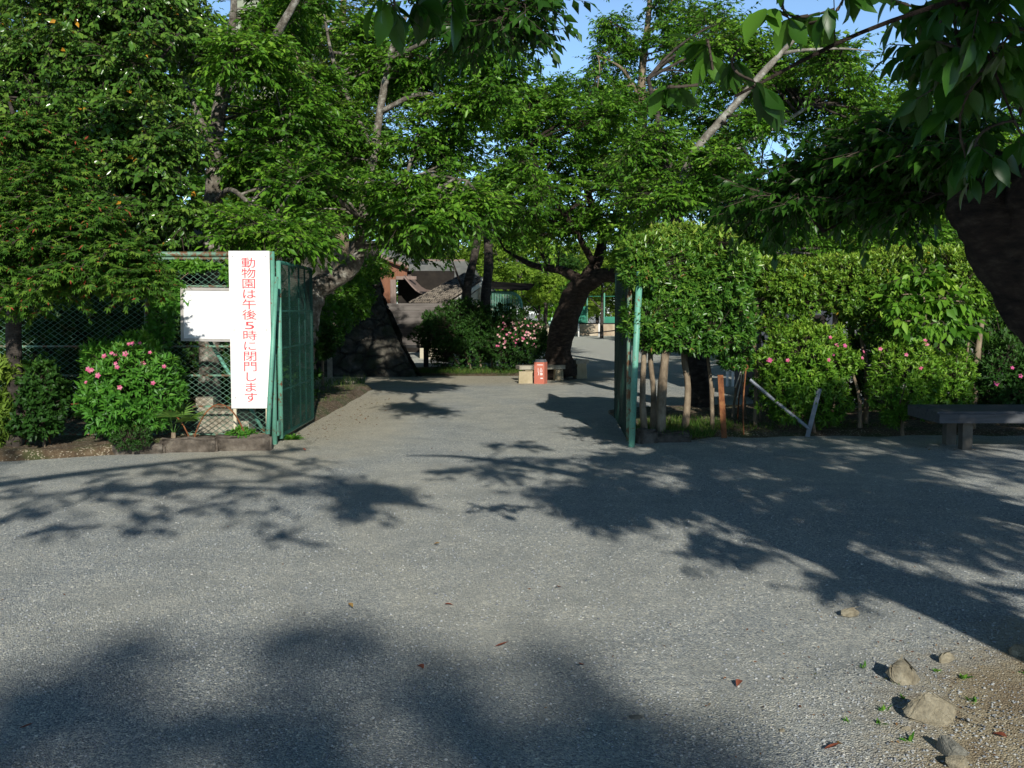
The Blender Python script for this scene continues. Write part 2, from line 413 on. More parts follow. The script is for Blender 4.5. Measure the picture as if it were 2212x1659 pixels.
def copy_thing(root, loc, rz=0.0, scale=None, label=None):
    c = root.copy(); COL.objects.link(c); c.location = tuple(float(x) for x in loc)
    c.rotation_euler = (0, 0, rz)
    if scale is not None: c.scale = (scale,) * 3 if np.isscalar(scale) else scale
    if label: c['label'] = label
    for ch in list(root.children):
        d = ch.copy(); COL.objects.link(d); d.parent = c
        for g in list(ch.children):
            e = g.copy(); COL.objects.link(e); e.parent = d
    return c

def fast_mesh(name, V, F, attrs=None, smoothf=False):
    """V (n,3), F (m,k) index array with constant k"""
    me = bpy.data.meshes.new(name); V = np.ascontiguousarray(V, np.float32); F = np.ascontiguousarray(F, np.int32)
    me.vertices.add(len(V)); me.vertices.foreach_set('co', V.ravel())
    k = F.shape[1]; me.loops.add(F.size); me.loops.foreach_set('vertex_index', F.ravel())
    me.polygons.add(len(F)); me.polygons.foreach_set('loop_start', np.arange(0, F.size, k, dtype=np.int32))
    me.update(calc_edges=True)
    for an, a in (attrs or {}).items():
        at = me.attributes.new(an, 'FLOAT', 'POINT'); at.data.foreach_set('value', np.ascontiguousarray(a, np.float32))
    if smoothf: me.polygons.foreach_set('use_smooth', np.ones(len(F), bool))
    return me

# ------------------------------------------------------------------ leaves
Z = np.array((0, 0, 1.0))
def leaf_geo(B, D, N, L, Wd, fold=.18):
    """folded rhombic leaves: base B, direction D, normal N, length L, width Wd"""
    n = len(B); S = nrm(np.cross(D, N)); N = np.cross(S, D)
    L = L[:, None]; Wd = Wd[:, None]
    mid = B + D * L * .42
    V = np.stack([B, mid + S * Wd * .5 + N * Wd * fold, B + D * L - N * L * .06, mid - S * Wd * .5 + N * Wd * fold], 1).reshape(-1, 3)
    i = np.arange(n)[:, None] * 4
    F = np.concatenate([i + np.array([[0, 1, 2]]), i + np.array([[0, 2, 3]])], 1).reshape(-1, 3)
    return V, F

ST = [(.10, .42), (.30, .92), (.48, 1.0), (.68, .78), (.85, .36)]
def leaf_geo_fine(B, D, N, L, Wd, curl=.22, fold=.14):
    n = len(B); S = nrm(np.cross(D, N)); N = np.cross(S, D)
    L = L[:, None]; Wd = Wd[:, None]; P = [B]
    for t, w in ST:
        c = B + D * L * t - N * L * curl * t * t
        P += [c + S * Wd * w * .5 + N * Wd * fold * w, c, c - S * Wd * w * .5 + N * Wd * fold * w]
    P.append(B + D * L - N * L * curl * 1.1)
    k = len(P); V = np.stack(P, 1).reshape(-1, 3)
    T = [(0, 1, 2), (0, 2, 3)]
    for j in range(len(ST) - 1):
        a = 1 + j * 3; b = a + 3
        T += [(a, b, b + 1), (a, b + 1, a + 1), (a + 1, b + 1, b + 2), (a + 1, b + 2, a + 2)]
    a = 1 + (len(ST) - 1) * 3
    T += [(a, k - 1, a + 1), (a + 1, k - 1, a + 2)]
    F = (np.arange(n)[:, None, None] * k + np.array(T)[None]).reshape(-1, 3)
    return V, F, k

def leaves_mesh(name, B, D, N, L, Wd, tint, fine=False, o=(0, 0, 0)):
    B = B - np.asarray(o)
    odd = R.random(len(B))
    if fine:
        V, F, k = leaf_geo_fine(B, D, N, L, Wd)
    else:
        V, F = leaf_geo(B, D, N, L, Wd); k = 4
    return fast_mesh(name, V, F, {'tint': np.repeat(tint, k), 'odd': np.repeat(odd, k)}, smoothf=fine)

def sprays(O, T, LT, nl, leaf, ratio=.42, droop=.35, ntilt=.6, tintv=None, lvar=.32):
    """nl leaves set alternately along each twig; returns leaf arrays"""
    n = len(O)
    s = (np.linspace(.12, 1, nl)[None, :] + R.normal(0, .04, (n, nl)))
    side = np.cross(T, Z); side = nrm(side + R.normal(0, .15, (n, 3)))
    sg = np.where(np.arange(nl) % 2 == 0, 1.0, -1.0); sg[-1] = 0
    D = T[:, None] * (.45 + .35 * s[..., None]) + side[:, None] * (sg[None, :, None] * .85) + R.normal(0, .22, (n, nl, 3))
    D[..., 2] -= droop * R.uniform(.4, 1.5, (n, nl))
    D = nrm(D).reshape(-1, 3)
    B = (O[:, None] + T[:, None] * (LT[:, None] * s)[..., None]).reshape(-1, 3)
    Dh = D * (1, 1, 0)
    N = nrm(Z * .8 + Dh * .75 + R.normal(0, ntilt, (n * nl, 3)))
    L = leaf * np.clip(R.normal(1, lvar, n * nl), .4, 1.7)
    tb = R.random(n) if tintv is None else tintv
    tint = np.clip(.65 * np.repeat(tb, nl) + .35 * R.random(n * nl), 0, 1)
    return B, D, N, L, L * ratio * R.uniform(.85, 1.15, n * nl), tint

def rosettes(P, A, k, leaf, ratio=.34, open_=.9, tintv=None):
    n = len(P); A = nrm(A)
    u = nrm(np.cross(A, R.normal(0, 1, (n, 3)))); w = np.cross(A, u)
    an = (np.arange(k)[None] / k * 2 * PI + R.uniform(0, 6.28, (n, 1)) + R.normal(0, .3, (n, k)))
    op = open_ * R.uniform(.55, 1.3, (n, k))
    D = A[:, None] * np.cos(op)[..., None] + (u[:, None] * np.cos(an)[..., None] + w[:, None] * np.sin(an)[..., None]) * np.sin(op)[..., None]
    D = nrm(D).reshape(-1, 3); N = nrm(np.repeat(A, k, 0) * 1.0 + Z * .35 + R.normal(0, .25, (n * k, 3)))
    B = np.repeat(P, k, 0) - np.repeat(A, k, 0) * (R.uniform(0, .6, n * k) * leaf)[:, None]
    L = leaf * np.clip(R.normal(1, .22, n * k), .5, 1.5)
    tb = R.random(n) if tintv is None else tintv
    tint = np.clip(.65 * np.repeat(tb, k) + .35 * R.random(n * k), 0, 1)
    return B, D, N, L, L * ratio, tint

def fans(O, D, N, leaf):
    """palmate leaves: five narrow lobes each"""
    B_, D_, N_ = [], [], []
    S = nrm(np.cross(D, N))
    for a in (-72, -36, 0, 36, 72):
        a = math.radians(a); B_.append(O); D_.append(nrm(D * math.cos(a) + S * math.sin(a))); N_.append(N)
    n = len(O); f = np.array((.6, .9, 1, .9, .6))
    L = (leaf * R.uniform(.8, 1.25, n)[None] * f[:, None]).ravel()
    t = np.tile(R.random(n), 5)
    return np.concatenate(B_), np.concatenate(D_), np.concatenate(N_), L, L * .30, t

def twig_mesh(name, A, Bp, r0, r1, o=(0, 0, 0)):
    A = A - np.asarray(o); Bp = Bp - np.asarray(o)
    n = len(A); t = nrm(Bp - A); u = nrm(np.cross(t, Z + R.normal(0, .05, (n, 3)))); w = np.cross(t, u); P = []
    for q, r in ((A, r0), (Bp, r1)):
        r = np.broadcast_to(r, (n,))[:, None]
        for k in range(3):
            a = k * 2 * PI / 3; P.append(q + (u * math.cos(a) + w * math.sin(a)) * r)
    V = np.stack(P, 1).reshape(-1, 3)
    F = (np.arange(n)[:, None, None] * 6 + np.array([(0, 1, 4, 3), (1, 2, 5, 4), (2, 0, 3, 5)])[None]).reshape(-1, 4)
    return fast_mesh(name, V, F)

def bez(a, b, c, n):
    t = np.linspace(0, 1, n)[:, None]
    return a * (1 - t) ** 2 + b * 2 * t * (1 - t) + c * t * t

def ball(n):
    d = nrm(R.normal(0, 1, (n, 3))); return d * (R.random((n, 1)) ** (1 / 2.2))

def crown(root, limbs, pads, mat, bm, leaf=.085, nb=9, ntw=8, nl=9, twl=.30, droop=.35, ratio=.42, fine=False, twigs=True, wood='twig', tbias=0.0, kind='spray', sag=.12, ntilt=.6):
    """pads: (centre, radii) puffs of foliage, each on a branch of its own from the nearest limb"""
    o = _origin(root)
    LP = np.concatenate([smooth(np.asarray(l[0], float), np.asarray(l[1], float), 6)[0] for l in limbs])
    O, T, LT, tv = [], [], [], []; A1, B1 = [], []
    for pd in pads:
        c, r = pd[:2]; kd = pd[2] if len(pd) > 2 else 1.0
        c = np.asarray(c, float); r = np.asarray(r, float)
        dd = np.linalg.norm(LP - c, axis=1) + .6 * np.maximum(0, LP[:, 2] - c[2])
        a = LP[np.argmin(dd)]; ln = np.linalg.norm(c - a)
        mid = (a + c) / 2 + np.array((0, 0, .10 * ln)) + R.normal(0, .06 * ln, 3)
        br = bez(a, mid, c, 6)
        if ln > .15: bm.tube(br, np.linspace((.010 + .012 * ln) * min(1, kd) ** 1.6, .008 * min(1, kd) ** 1.5, 6), 5, cap=False)
        tone = R.normal(0, .14)
        for b in range(max(2, round(nb * kd)) if kd > .4 else 1):
            st = br[R.integers(3, 6)]
            tg = c + nrm(R.normal(0, 1, 3)) * r * R.uniform(.65, 1.05)
            md = (st + tg) / 2 + np.array((0, 0, .12 * np.linalg.norm(tg - st))) + R.normal(0, .05, 3)
            tg = tg - np.array((0, 0, sag * np.linalg.norm(tg - st)))
            pth = bez(st, md, tg, 9); dr = nrm(np.gradient(pth, axis=0))
            if twigs: A1.append(pth[:-1]); B1.append(pth[1:])
            k = max(3, round(ntw * kd)) if kd > .4 else 2; f = np.sort(R.uniform(.22, 1, k)) * 8; f[-1] = 8; i0 = np.minimum(f.astype(int), 7); fr = (f - i0)[:, None]
            p = pth[i0] * (1 - fr) + pth[i0 + 1] * fr; d = dr[i0]
            sd = nrm(np.cross(d, Z) + R.normal(0, .2, (k, 3))); sg = np.where(np.arange(k) % 2 == 0, 1, -1)[:, None]
            t = d * .7 + sd * sg * R.uniform(.3, 1.1, (k, 1)) + R.normal(0, .25, (k, 3)); t[:, 2] = t[:, 2] * .85 - .05
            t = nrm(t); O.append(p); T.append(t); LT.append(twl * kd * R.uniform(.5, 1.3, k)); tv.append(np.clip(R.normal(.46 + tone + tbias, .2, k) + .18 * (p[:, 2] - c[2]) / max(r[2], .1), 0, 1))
    O = np.concatenate(O); T = np.concatenate(T); LT = np.concatenate(LT); tv = np.concatenate(tv)
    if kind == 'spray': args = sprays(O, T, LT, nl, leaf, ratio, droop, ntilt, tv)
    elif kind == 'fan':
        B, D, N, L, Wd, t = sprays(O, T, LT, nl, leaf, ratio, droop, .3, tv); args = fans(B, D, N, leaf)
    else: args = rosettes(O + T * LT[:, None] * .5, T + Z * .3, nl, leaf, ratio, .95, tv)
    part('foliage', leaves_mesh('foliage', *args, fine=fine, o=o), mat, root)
    if twigs: 
        A2 = np.concatenate(A1 + [O]); B2 = np.concatenate(B1 + [O + T * LT[:, None]])
        rr = np.concatenate([np.full(sum(map(len, A1)), .006), np.full(len(O), .003)])
        part('twigs', twig_mesh('twigs', A2, B2, rr, rr * .6, o), 'twig', root)
    return len(args[0])

def pads_in(regions, flat=.62, seed=0):
    """regions: (px, py, rpx, rpy, Y, depth radius, count, pad radius) -> foliage puffs spread through a volume"""
    out = []
    for px, py, rx, ry, Y, dz, n, pr in regions:
        q = ball(n)
        for a, b, c in q:
            y = Y + c * dz; out.append((W(px + a * rx, py + b * ry, y), np.array((pr, pr, pr * flat)) * R.uniform(.75, 1.3)))
    return out

def limb(pts, r0, r1=None):
    """pts: (px, py, Y) list; radii in metres, linear or a list"""
    p = np.array([W(*q) for q in pts]); n = len(p)
    r = np.linspace(r0, r1, n) if np.isscalar(r0) else np.array(r0, float)
    return p, r

def trunk_part(root, limbs, mat, sides=10, jit=.06, name='trunk', res=6, mb=None):
    mb = mb or MB()
    for p, r in limbs: mb.tube(p, r, sides, jit, res)
    return part(name, mb, mat, root, True)

NL = 0
def tree(name, label, limbs, mat_bark, pads, mat, cat='tree', group=None, limb_mats=None, **kw):
    global NL
    base = limbs[0][0][0]
    root = thing(name, label, cat, (base[0], base[1], 0), group)
    bm = MB(); NL += crown(root, limbs, pads, mat, bm, **kw)
    if limb_mats:
        trunk_part(root, [l for l, m in zip(limbs, limb_mats) if m is None], mat_bark, mb=bm)
        for l, m in zip(limbs, limb_mats):
            if m: trunk_part(root, [l], m, name='limb')
    else: trunk_part(root, limbs, mat_bark, mb=bm)
    return root

def blob_shoots(blobs, box=False, inner=.35, up=.35, zmin=None, lump=.10):
    P, A = [], []; B = [(np.asarray(c, float), np.asarray(r, float), n) for c, r, n in blobs]
    for i, (c, r, n) in enumerate(B):
        d = nrm(R.normal(0, 1, (n, 3)))
        if box: d = d / (np.abs(d) ** 4.6).sum(1, keepdims=True) ** (1 / 4.6)
        ph = R.uniform(0, 6.28, 6)
        k = 1 + lump * (np.sin(d[:, 0] * 5 + ph[0]) * np.sin(d[:, 1] * 5 + ph[1]) + np.sin(d[:, 2] * 6 + ph[2]) * np.sin(d[:, 0] * 7 + ph[3]))
        q = d * (k * (1 - inner * R.random(n) ** 2))[:, None]
        p = c + q * r; keep = np.ones(n, bool)
        for j, (c2, r2, _) in enumerate(B):
            if j != i: keep &= (((p - c2) / (r2 * .72)) ** 2).sum(1) > 1
        if zmin is not None: keep &= p[:, 2] > zmin
        P.append(p[keep]); A.append((nrm(d / r) + Z * up + R.normal(0, .28, (n, 3)))[keep])
    return np.concatenate(P), np.concatenate(A)

def shrub(name, label, blobs, mat, leaf, k, ratio=.34, cat='shrub', stems=None, stem_mat='bark_tan', group=None, box=False, loc=None, open_=.9, zmin=None, twigs=True, inner=.40, up=.35, lump=.15):
    global NL
    c0 = np.asarray(blobs[0][0], float); loc = (c0[0], c0[1], 0) if loc is None else loc
    root = thing(name, label, cat, loc, group); o = np.asarray(loc, float)
    P, A = blob_shoots(blobs, box, inner, up, zmin, lump)
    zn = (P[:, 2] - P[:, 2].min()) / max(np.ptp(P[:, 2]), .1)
    tv = np.clip(R.normal(.16, .15, len(P)) + .42 * zn + .30 * zn ** 6, 0, 1)  # tint by height: paler new shoots on top, shade painted in lower down
    a = rosettes(P, A, k, leaf, ratio, open_, tv); NL += len(a[0])
    part('foliage', leaves_mesh('foliage', *a, o=o), mat, root)
    cc = np.array([np.asarray(b[0], float) for b in blobs])
    idx = np.argmin(np.linalg.norm(P[:, None, :] - cc[None], axis=2), 1); core = cc[idx] - np.array((0, 0, .1))
    sel = R.random(len(P)) < .35
    s0 = core[sel] * .55 + P[sel] * .45
    if twigs: part('twigs', twig_mesh('twigs', s0, P[sel], .006, .002, o), 'twig', root)
    if stems:
        for s in stems: part('stem', MB().tube(*s[:2], sides=7, jit=.05, res=4), stem_mat, root, True)
    return root, P, A

def flower_mesh(name, r, mat):
    """five spread petals on a short throat"""
    k = 5; an = np.arange(k) / k * 2 * PI
    B = np.zeros((k, 3)); D = nrm(np.stack([np.cos(an), np.sin(an), np.full(k, .55)], 1)); N = nrm(np.stack([-np.cos(an) * .5, -np.sin(an) * .5, np.ones(k)], 1))
    V, F, q = leaf_geo_fine(B, D, N, np.full(k, r), np.full(k, r * .75), .25, .1)
    me = fast_mesh(name, V, F, {'tint': np.repeat(R.random(k), q)}, True); me.materials.append(M[mat])
    return me

def add_flowers(root, spots, meshes, group=None, name='flower'):
    o = np.array(root.location)
    for p, a in spots:
        me = meshes[R.integers(len(meshes))]
        ob = bpy.data.objects.new(name, me); COL.objects.link(ob); ob.parent = root
        ob.location = tuple(np.asarray(p) - o)
        ob.rotation_euler = Vector(a).to_track_quat('Z', 'Y').to_euler()
        ob.scale = (float(R.uniform(.75, 1.15)),) * 3

FL = {}
for nm, r, m in (('pink', .032, 'pink'), ('magenta', .034, 'magenta'), ('palepink', .032, 'palepink')):
    FL[nm] = [flower_mesh('flower', r, m) for _ in range(3)]

# ------------------------------------------------------------------ the setting
def grid_sheet(name, us, vs, fn, mat, label=None, kind='structure', smoothf=True):
    V = np.array([fn(u, v) for v in vs for u in us]); nu = len(us); F = []
    for j in range(len(vs) - 1):
        for i in range(nu - 1):
            a = j * nu + i; F.append((a, a + 1, a + 1 + nu, a + nu))
    return single(name, MB().add(V, F), mat, label, None, (0, 0, 0), kind=kind, smoothf=smoothf)

def wob(x, y, s=1.0):
    return (math.sin(x * 2.1 * s + y * 1.3) * math.cos(y * 2.7 * s - x * .7) + .5 * math.sin(x * 5.3 * s + 1.7) * math.sin(y * 6.1 * s))

gx = np.concatenate([np.linspace(-400, -20, 12), np.linspace(-16, 16, 65), np.linspace(20, 400, 12)])
gy = np.concatenate([np.linspace(-300, -10, 10), np.linspace(-6, 30, 73), np.linspace(34, 600, 20)])
grid_sheet('ground', gx, gy, lambda x, y: (x, y, .008 * wob(x, y, .8) if abs(x) < 16 and -6 < y < 30 else 0), 'ground')

def interp(x, pts):
    return float(np.interp(x, [p[0] for p in pts], [p[1] for p in pts]))
LF = [(-14, 9.6), (-7, 10.0), (-5.17, 10.36), (-3.95, 10.95), (-2.80, 11.22)]
def left_bed(u, v):
    y0 = interp(u, LF); y = y0 + v
    e = min(1, v / .22); e = e * e * (3 - 2 * e)
    end = min(1, max(0, (-2.72 - u) / .12))
    return (u, y, -.03 + (.12 + .02 * wob(u * 2, y * 2) + .05 * math.exp(-((u + 3.9) ** 2 + (y - 11.3) ** 2) / .08)) * e * end)
grid_sheet('planting_bed', np.linspace(-14, -2.72, 150), np.concatenate([np.linspace(0, .6, 14), np.linspace(.7, 9, 40)]), left_bed, 'soil')
RF = [(1.42, 11.75), (2.5, 12.2), (3.6, 12.45), (6.35, 12.55), (14, 12.6)]
def right_bed(u, v):
    y0 = interp(u, RF) + .06 * wob(u * 3, 1.0); y = y0 + v
    e = min(1, v / .3) * min(1, max(0, (4.4 - v) / .5)) * min(1, max(0, (u - 1.42) / .15))
    return (u, y, -.025 + (.075 + .02 * wob(u * 2, y * 2)) * e)
grid_sheet('planting_bed', np.linspace(1.42, 14, 130), np.linspace(0, 4.4, 45), right_bed, 'soil')
def island(u, v):
    x = -1.1 + 3.1 * v * math.cos(u); y = 26.0 + 1.7 * v * math.sin(u)
    return (x, y, -.02 + .14 * (1 - v ** 3) + .015 * wob(x, y))
grid_sheet('planting_bed', np.linspace(0, 2 * PI, 49), np.linspace(0, 1, 12), island, 'soil')

# loose gravel lying on the ground near the viewer
def gravel():
    n = 30000; y = 3.1 + 6.0 * R.random(n) ** 1.5; x = (R.random(n) - .5) * 1.08 * y
    s = np.clip(R.lognormal(-5.45, .36, n), .0018, .010)
    oc = np.array([(1, 0, 0), (-1, 0, 0), (0, 1, 0), (0, -1, 0), (0, 0, 1), (0, 0, -1)], float)
    V = oc[None] * s[:, None, None] * np.stack([R.uniform(.6, 1.3, (n, 6)), R.uniform(.6, 1.3, (n, 6)), R.uniform(.4, .8, (n, 6))], 2)
    a = R.uniform(0, 6.28, n); ca, sa = np.cos(a)[:, None], np.sin(a)[:, None]
    Vx = V[..., 0] * ca - V[..., 1] * sa; Vy = V[..., 0] * sa + V[..., 1] * ca
    V = np.stack([Vx + x[:, None], Vy + y[:, None], V[..., 2] + (.008 * np.array([wob(p, q, .8) for p, q in zip(x, y)]) + s * .2)[:, None]], 2).reshape(-1, 3)
    T = np.array([(0, 2, 4), (2, 1, 4), (1, 3, 4), (3, 0, 4), (2, 0, 5), (1, 2, 5), (3, 1, 5), (0, 3, 5)])
    F = (np.arange(n)[:, None, None] * 6 + T[None]).reshape(-1, 3)
    me = fast_mesh('gravel', V, F, {'tint': np.repeat(R.random(n), 6)}); me.materials.append(M['pebble'])
    o = bpy.data.objects.new('gravel', me); COL.objects.link(o); o['kind'] = 'stuff'; o['label'] = 'loose grey gravel scattered over the forecourt'
gravel()

def grass_patch(spots, label):
    """spots: (x, y, rx, ry, z, n, height)"""
    B, D, N, L, Wd = [], [], [], [], []
    for x, y, rx, ry, z, n, h in spots:
        q = nrm(R.normal(0, 1, (n, 2))) * np.sqrt(R.random((n, 1)))
        B.append(np.stack([x + q[:, 0] * rx, y + q[:, 1] * ry, np.full(n, z)], 1))
        d = R.normal(0, .45, (n, 3)); d[:, 2] = 1; D.append(nrm(d)); N.append(nrm(R.normal(0, 1, (n, 3)))); l = h * R.uniform(.4, 1.2, n); L.append(l); Wd.append(np.full(n, .007))
    B, D, N, L, Wd = map(np.concatenate, (B, D, N, L, Wd))
    me = leaves_mesh('grass', B, D, N, L, Wd, R.random(len(B))); me.materials.append(M['grass'])
    o = bpy.data.objects.new('grass', me); COL.objects.link(o); o['kind'] = 'stuff'; o['label'] = label
grass_patch([(1.95, 12.25, .5, .3, .03, 900, .16), (2.25, 13.2, .6, .6, .04, 1100, .13), (3.0, 13.0, .5, .5, .04, 260, .08), (1.62, 12.5, .2, .5, .03, 260, .14),
             (4.0, 13.3, .9, .5, .04, 300, .08)], 'tufted green grass growing under the clipped hedge')
grass_patch([(-1.3, 24.9, 2.0, .55, .05, 2600, .16), (.2, 25.3, .8, .4, .05, 500, .14), (-3.2, 17.0, .35, 3.0, 0, 900, .14), (-3.6, 20, .6, 3, 0, 900, .2)], 'rough grass around the foot of the round azalea and along the open gate')

def litter():
    n = 700; x = np.concatenate([R.normal(1.75, .55, 300), R.uniform(-6, 6, 220), R.normal(-2.45, .3, 180)]); y = np.concatenate([R.normal(4.1, .7, 300), R.uniform(3.3, 11.5, 220), R.uniform(12, 18, 180)])
    n = len(x); a = R.uniform(0, 6.28, n); D = nrm(np.stack([np.cos(a), np.sin(a), R.normal(0, .2, n)], 1)); N = nrm(np.stack([R.normal(0, .3, n), R.normal(0, .3, n), np.ones(n)], 1)); L = R.uniform(.008, .022, n) * np.where(y > 11, 2.2, 1)
    me = leaves_mesh('leaf_litter', np.stack([x, y, np.full(n, .010)], 1), D, N, L, L * .5, R.random(n)); me.materials.append(M['litter'])
    o = bpy.data.objects.new('leaf_litter', me); COL.objects.link(o); o['kind'] = 'stuff'; o['label'] = 'reddish brown bits of leaf litter strewn on the gravel'
M['litter'] = mat_leaf('litter', [(0, (.09, .04, .02)), (.5, (.20, .09, .045)), (.85, (.30, .20, .09)), (1, (.16, .22, .05))], .8, .1, .1)
litter()
# ------------------------------------------------------------------ fence, gate, signs
def chain(name, P0, U, w, h, dw, dh, r, root, mat):
    """chain-link: diagonals clipped to the rectangle P0 + u*U + v*Z"""
    U = nrm(np.asarray(U, float)); k = dh / dw; A, B = [], []
    n = int((h + w * k) / dh) + 2
    for i in range(n):
        c = i * dh
        u0 = max(0, (c - h) / k); u1 = min(w, c / k)             # falling: v = c - k u
        if u1 - u0 > .005: A.append((u0, c - k * u0)); B.append((u1, c - k * u1))
        c2 = c - w * k                                            # rising: v = c2 + k u
        u0 = max(0, -c2 / k); u1 = min(w, (h - c2) / k)
        if u1 - u0 > .005: A.append((u0, c2 + k * u0)); B.append((u1, c2 + k * u1))
    A = np.array(A); B = np.array(B); P0 = np.asarray(P0, float)
    a = P0 + A[:, :1] * U + A[:, 1:] * Z; b = P0 + B[:, :1] * U + B[:, 1:] * Z
    return part(name, twig_mesh(name, a, b, r, r, _origin(root)), mat, root)

FY = 11.75
xl, xr = -6.4, W(590, 760, FY)[0]
ztop = W(590, 549, FY)[2]
f = thing('chain_link_fence', 'rusty mint green chain-link fence panel left of the gate opening, behind the long white sign', 'fence', (xr, FY, 0))
part('post', MB().tube([(xr, FY, -.02), (xr, FY, ztop + .03)], .034, 12), 'paint_green', f, True)
xm = W(318, 700, FY)[0]
part('post', MB().tube([(xm, FY, -.02), (xm, FY, ztop)], .03, 12), 'paint_rusty', f, True)
part('post', MB().tube([(xl, FY, -.02), (xl, FY, ztop)], .03, 12), 'paint_rusty', f, True)
part('top_rail', MB().tube([(xl, FY, ztop), (xr, FY, ztop)], .029, 12), 'paint_rusty', f, True)
for py in (558, 618, 748, 811, 878, 938):
    z = W(560, py, FY)[2]
    part('rail', MB().box(((xm + xr) / 2 - .01, FY + .012, z), (xr - xm - .07, .012, .022)), 'paint_rusty', f)
    part('rail', MB().box(((xm + xl) / 2 - .01, FY + .012, z), (xm - xl - .07, .012, .022)), 'paint_rusty', f)
zb = W(560, 938, FY)[2]; zt2 = W(560, 558, FY)[2]
chain('wire_mesh', (xm + .03, FY, zb), (1, 0, 0), xr - xm - .06, zt2 - zb, .088, .062, .0030, f, 'wire_green')
chain('wire_mesh', (xl + .03, FY, zb), (1, 0, 0), xm - xl - .06, zt2 - zb, .088, .062, .0030, f, 'wire_green')
a, b = W(452, 735, FY + .25), W(575, 940, FY + .25)
part('brace', MB().tube([a + (a - b) * .05, b], .022, 10), 'paint_green', f, True)

# leaning prop in front of the fence post
p = thing('leaning_pipe', 'pale green pipe leaning against the fence post beside the long white sign', 'pipe', G(577, 966))
pa, pb = G(577, 966), W(597, 598, FY - .10)
part('pipe', MB().tube([pa, pa * .5 + pb * .5, pb], .026, 12), 'paint_green', p, True)
part('flat_bar', MB().box(W(583, 862, FY - .06), (.03, .012, .62)), 'mesh_shade', p)

def gate_leaf(name, label, P, U, w, z0, z1, dw, rz, vx, rp, paint, wire, wr=.0024, side=1):
    U = nrm(np.asarray(U, float)); P = np.asarray(P, float)
    g = thing(name, label, 'gate', (P[0], P[1], 0))
    q = lambda u, z, off=0: P + U * u + Z * z + np.array((-U[1], U[0], 0)) * off
    part('hinge_post', MB().tube([q(0, z0 - .03), q(0, z1 + .01)], rp, 12), 'paint_green' if paint is None else paint, g, True)
    fr = MB(); fr.tube([q(w, z0), q(w, z1)], .022, 10); fr.tube([q(0, z1), q(w, z1)], .022, 10); fr.tube([q(0, z0), q(w, z0)], .022, 10)
    part('frame', fr, 'mesh_shade', g, True)
    for z in rz: part('rail', MB().tube([q(0, z, -.01 * side), q(w, z, -.01 * side)], .011, 8), 'mesh_shade', g, True)
    for u in vx: part('upright', MB().tube([q(u, z0, -.03 * side), q(u, z1, -.03 * side)], .012, 8), 'mesh_shade', g, True)
    chain('wire_mesh', q(0, z0, .024 * side), U, w, z1 - z0, dw, dw * .9, wr, g, wire)
    return g
gl = gate_leaf('gate_leaf', 'left gate leaf of green wire mesh swung back, beside the long white sign', (W(604, 760, 11.98)[0], 11.98, 0), (-.012, 1, 0), 2.05, .07, W(604, 566, 11.98)[2], .052, (1.54, 1.10, .60), (.75, 1.35, 1.75), .030, None, 'mesh_green', .0019, -1)
for z in (.18, 1.62): part('hinge', MB().box((W(597, 760, 11.86)[0], 11.86, z), (.05, .16, .17)), 'paint_green', gl)
gr = gate_leaf('gate_leaf', 'right gate leaf of dark green wire mesh seen almost edge on, beside the boxy hedge', (W(1357, 760, 11.82)[0] + .01, 11.82, 0), (.045, 1, 0), 2.6, .06, 2.16, .045, (1.5, 1.0, .5), (.7, 1.4, 2.0), .028, 'paint_rusty', 'mesh_green', .0035)
t = thing('gate_post', 'mint green round gate post standing in front of the boxy hedge', 'post', G(1364, 965))
part('post', MB().tube([G(1364, 965) - Z * .03, W(1373, 760, 11.66), W(1382, 590, 11.66)], .037, 14), 'paint_green', t, True)
part('cap', MB().tube([W(1382, 590, 11.66), W(1382, 587, 11.66)], .040, 14), 'paint_green', t, True)

# long white sign on two laths
SY = FY - .12
sx0, sx1 = W(497, 712, SY)[0], W(585, 712, SY)[0]; sz0, sz1 = W(540, 882, SY)[2], W(540, 542, SY)[2]
s = thing('notice_sign', 'tall narrow white sign with a column of red lettering on the gate fence', 'sign', ((sx0 + sx1) / 2, SY, 0))
part('board', MB().box(((sx0 + sx1) / 2, SY, (sz0 + sz1) / 2), (sx1 - sx0, .012, sz1 - sz0)), 'sign', s)
for px in (507, 577):
    for z in (sz0 + .12, (sz0 + sz1) / 2, sz1 - .06): part('screw', MB().tube([(W(px, 760, SY)[0], SY - .005, z), (W(px, 760, SY)[0], SY - .010, z)], .007, 8), 'alu', s)
for px in (507, 577):
    x = W(px, 900, SY)[0]
    part('lath', MB().box((x, SY + .022, (sz0 + .6 + .10) / 2), (.034, .028, sz0 + .6 - .10)), 'lath', s)
def lettering(chars, x, y, ztop_, pitch, sx, sz):
    V, F, n = [], [], 0
    for i, ch in enumerate(chars):
        cu = bpy.data.curves.new('letters', 'FONT'); cu.body = ch; cu.size = 1.0; cu.resolution_u = 4
        ob = bpy.data.objects.new('letters', cu); COL.objects.link(ob)
        dg = bpy.context.evaluated_depsgraph_get(); me = bpy.data.meshes.new_from_object(ob.evaluated_get(dg))
        v = np.array([q.co[:] for q in me.vertices]) if len(me.vertices) else np.zeros((0, 3))
        if len(v):
            v[:, 0] -= .5 if ch != '5' else (v[:, 0].min() + v[:, 0].max()) / 2
            v[:, 1] -= .38
            if ch == '5': v[:, 0] *= 1.0 if np.ptp(v[:, 0]) > .5 else 1.55
            V.append(np.stack([x + v[:, 0] * sx, np.full(len(v), y), ztop_ - pitch * (i + .5) + v[:, 1] * sz], 1))
            F += [tuple(k + n for k in pl.vertices) for pl in me.polygons]; n += len(v)
        bpy.data.objects.remove(ob); bpy.data.curves.remove(cu); bpy.data.meshes.remove(me)
    mb = MB(); mb.v = [np.concatenate(V)]; mb.f = F; mb.n = n
    return mb
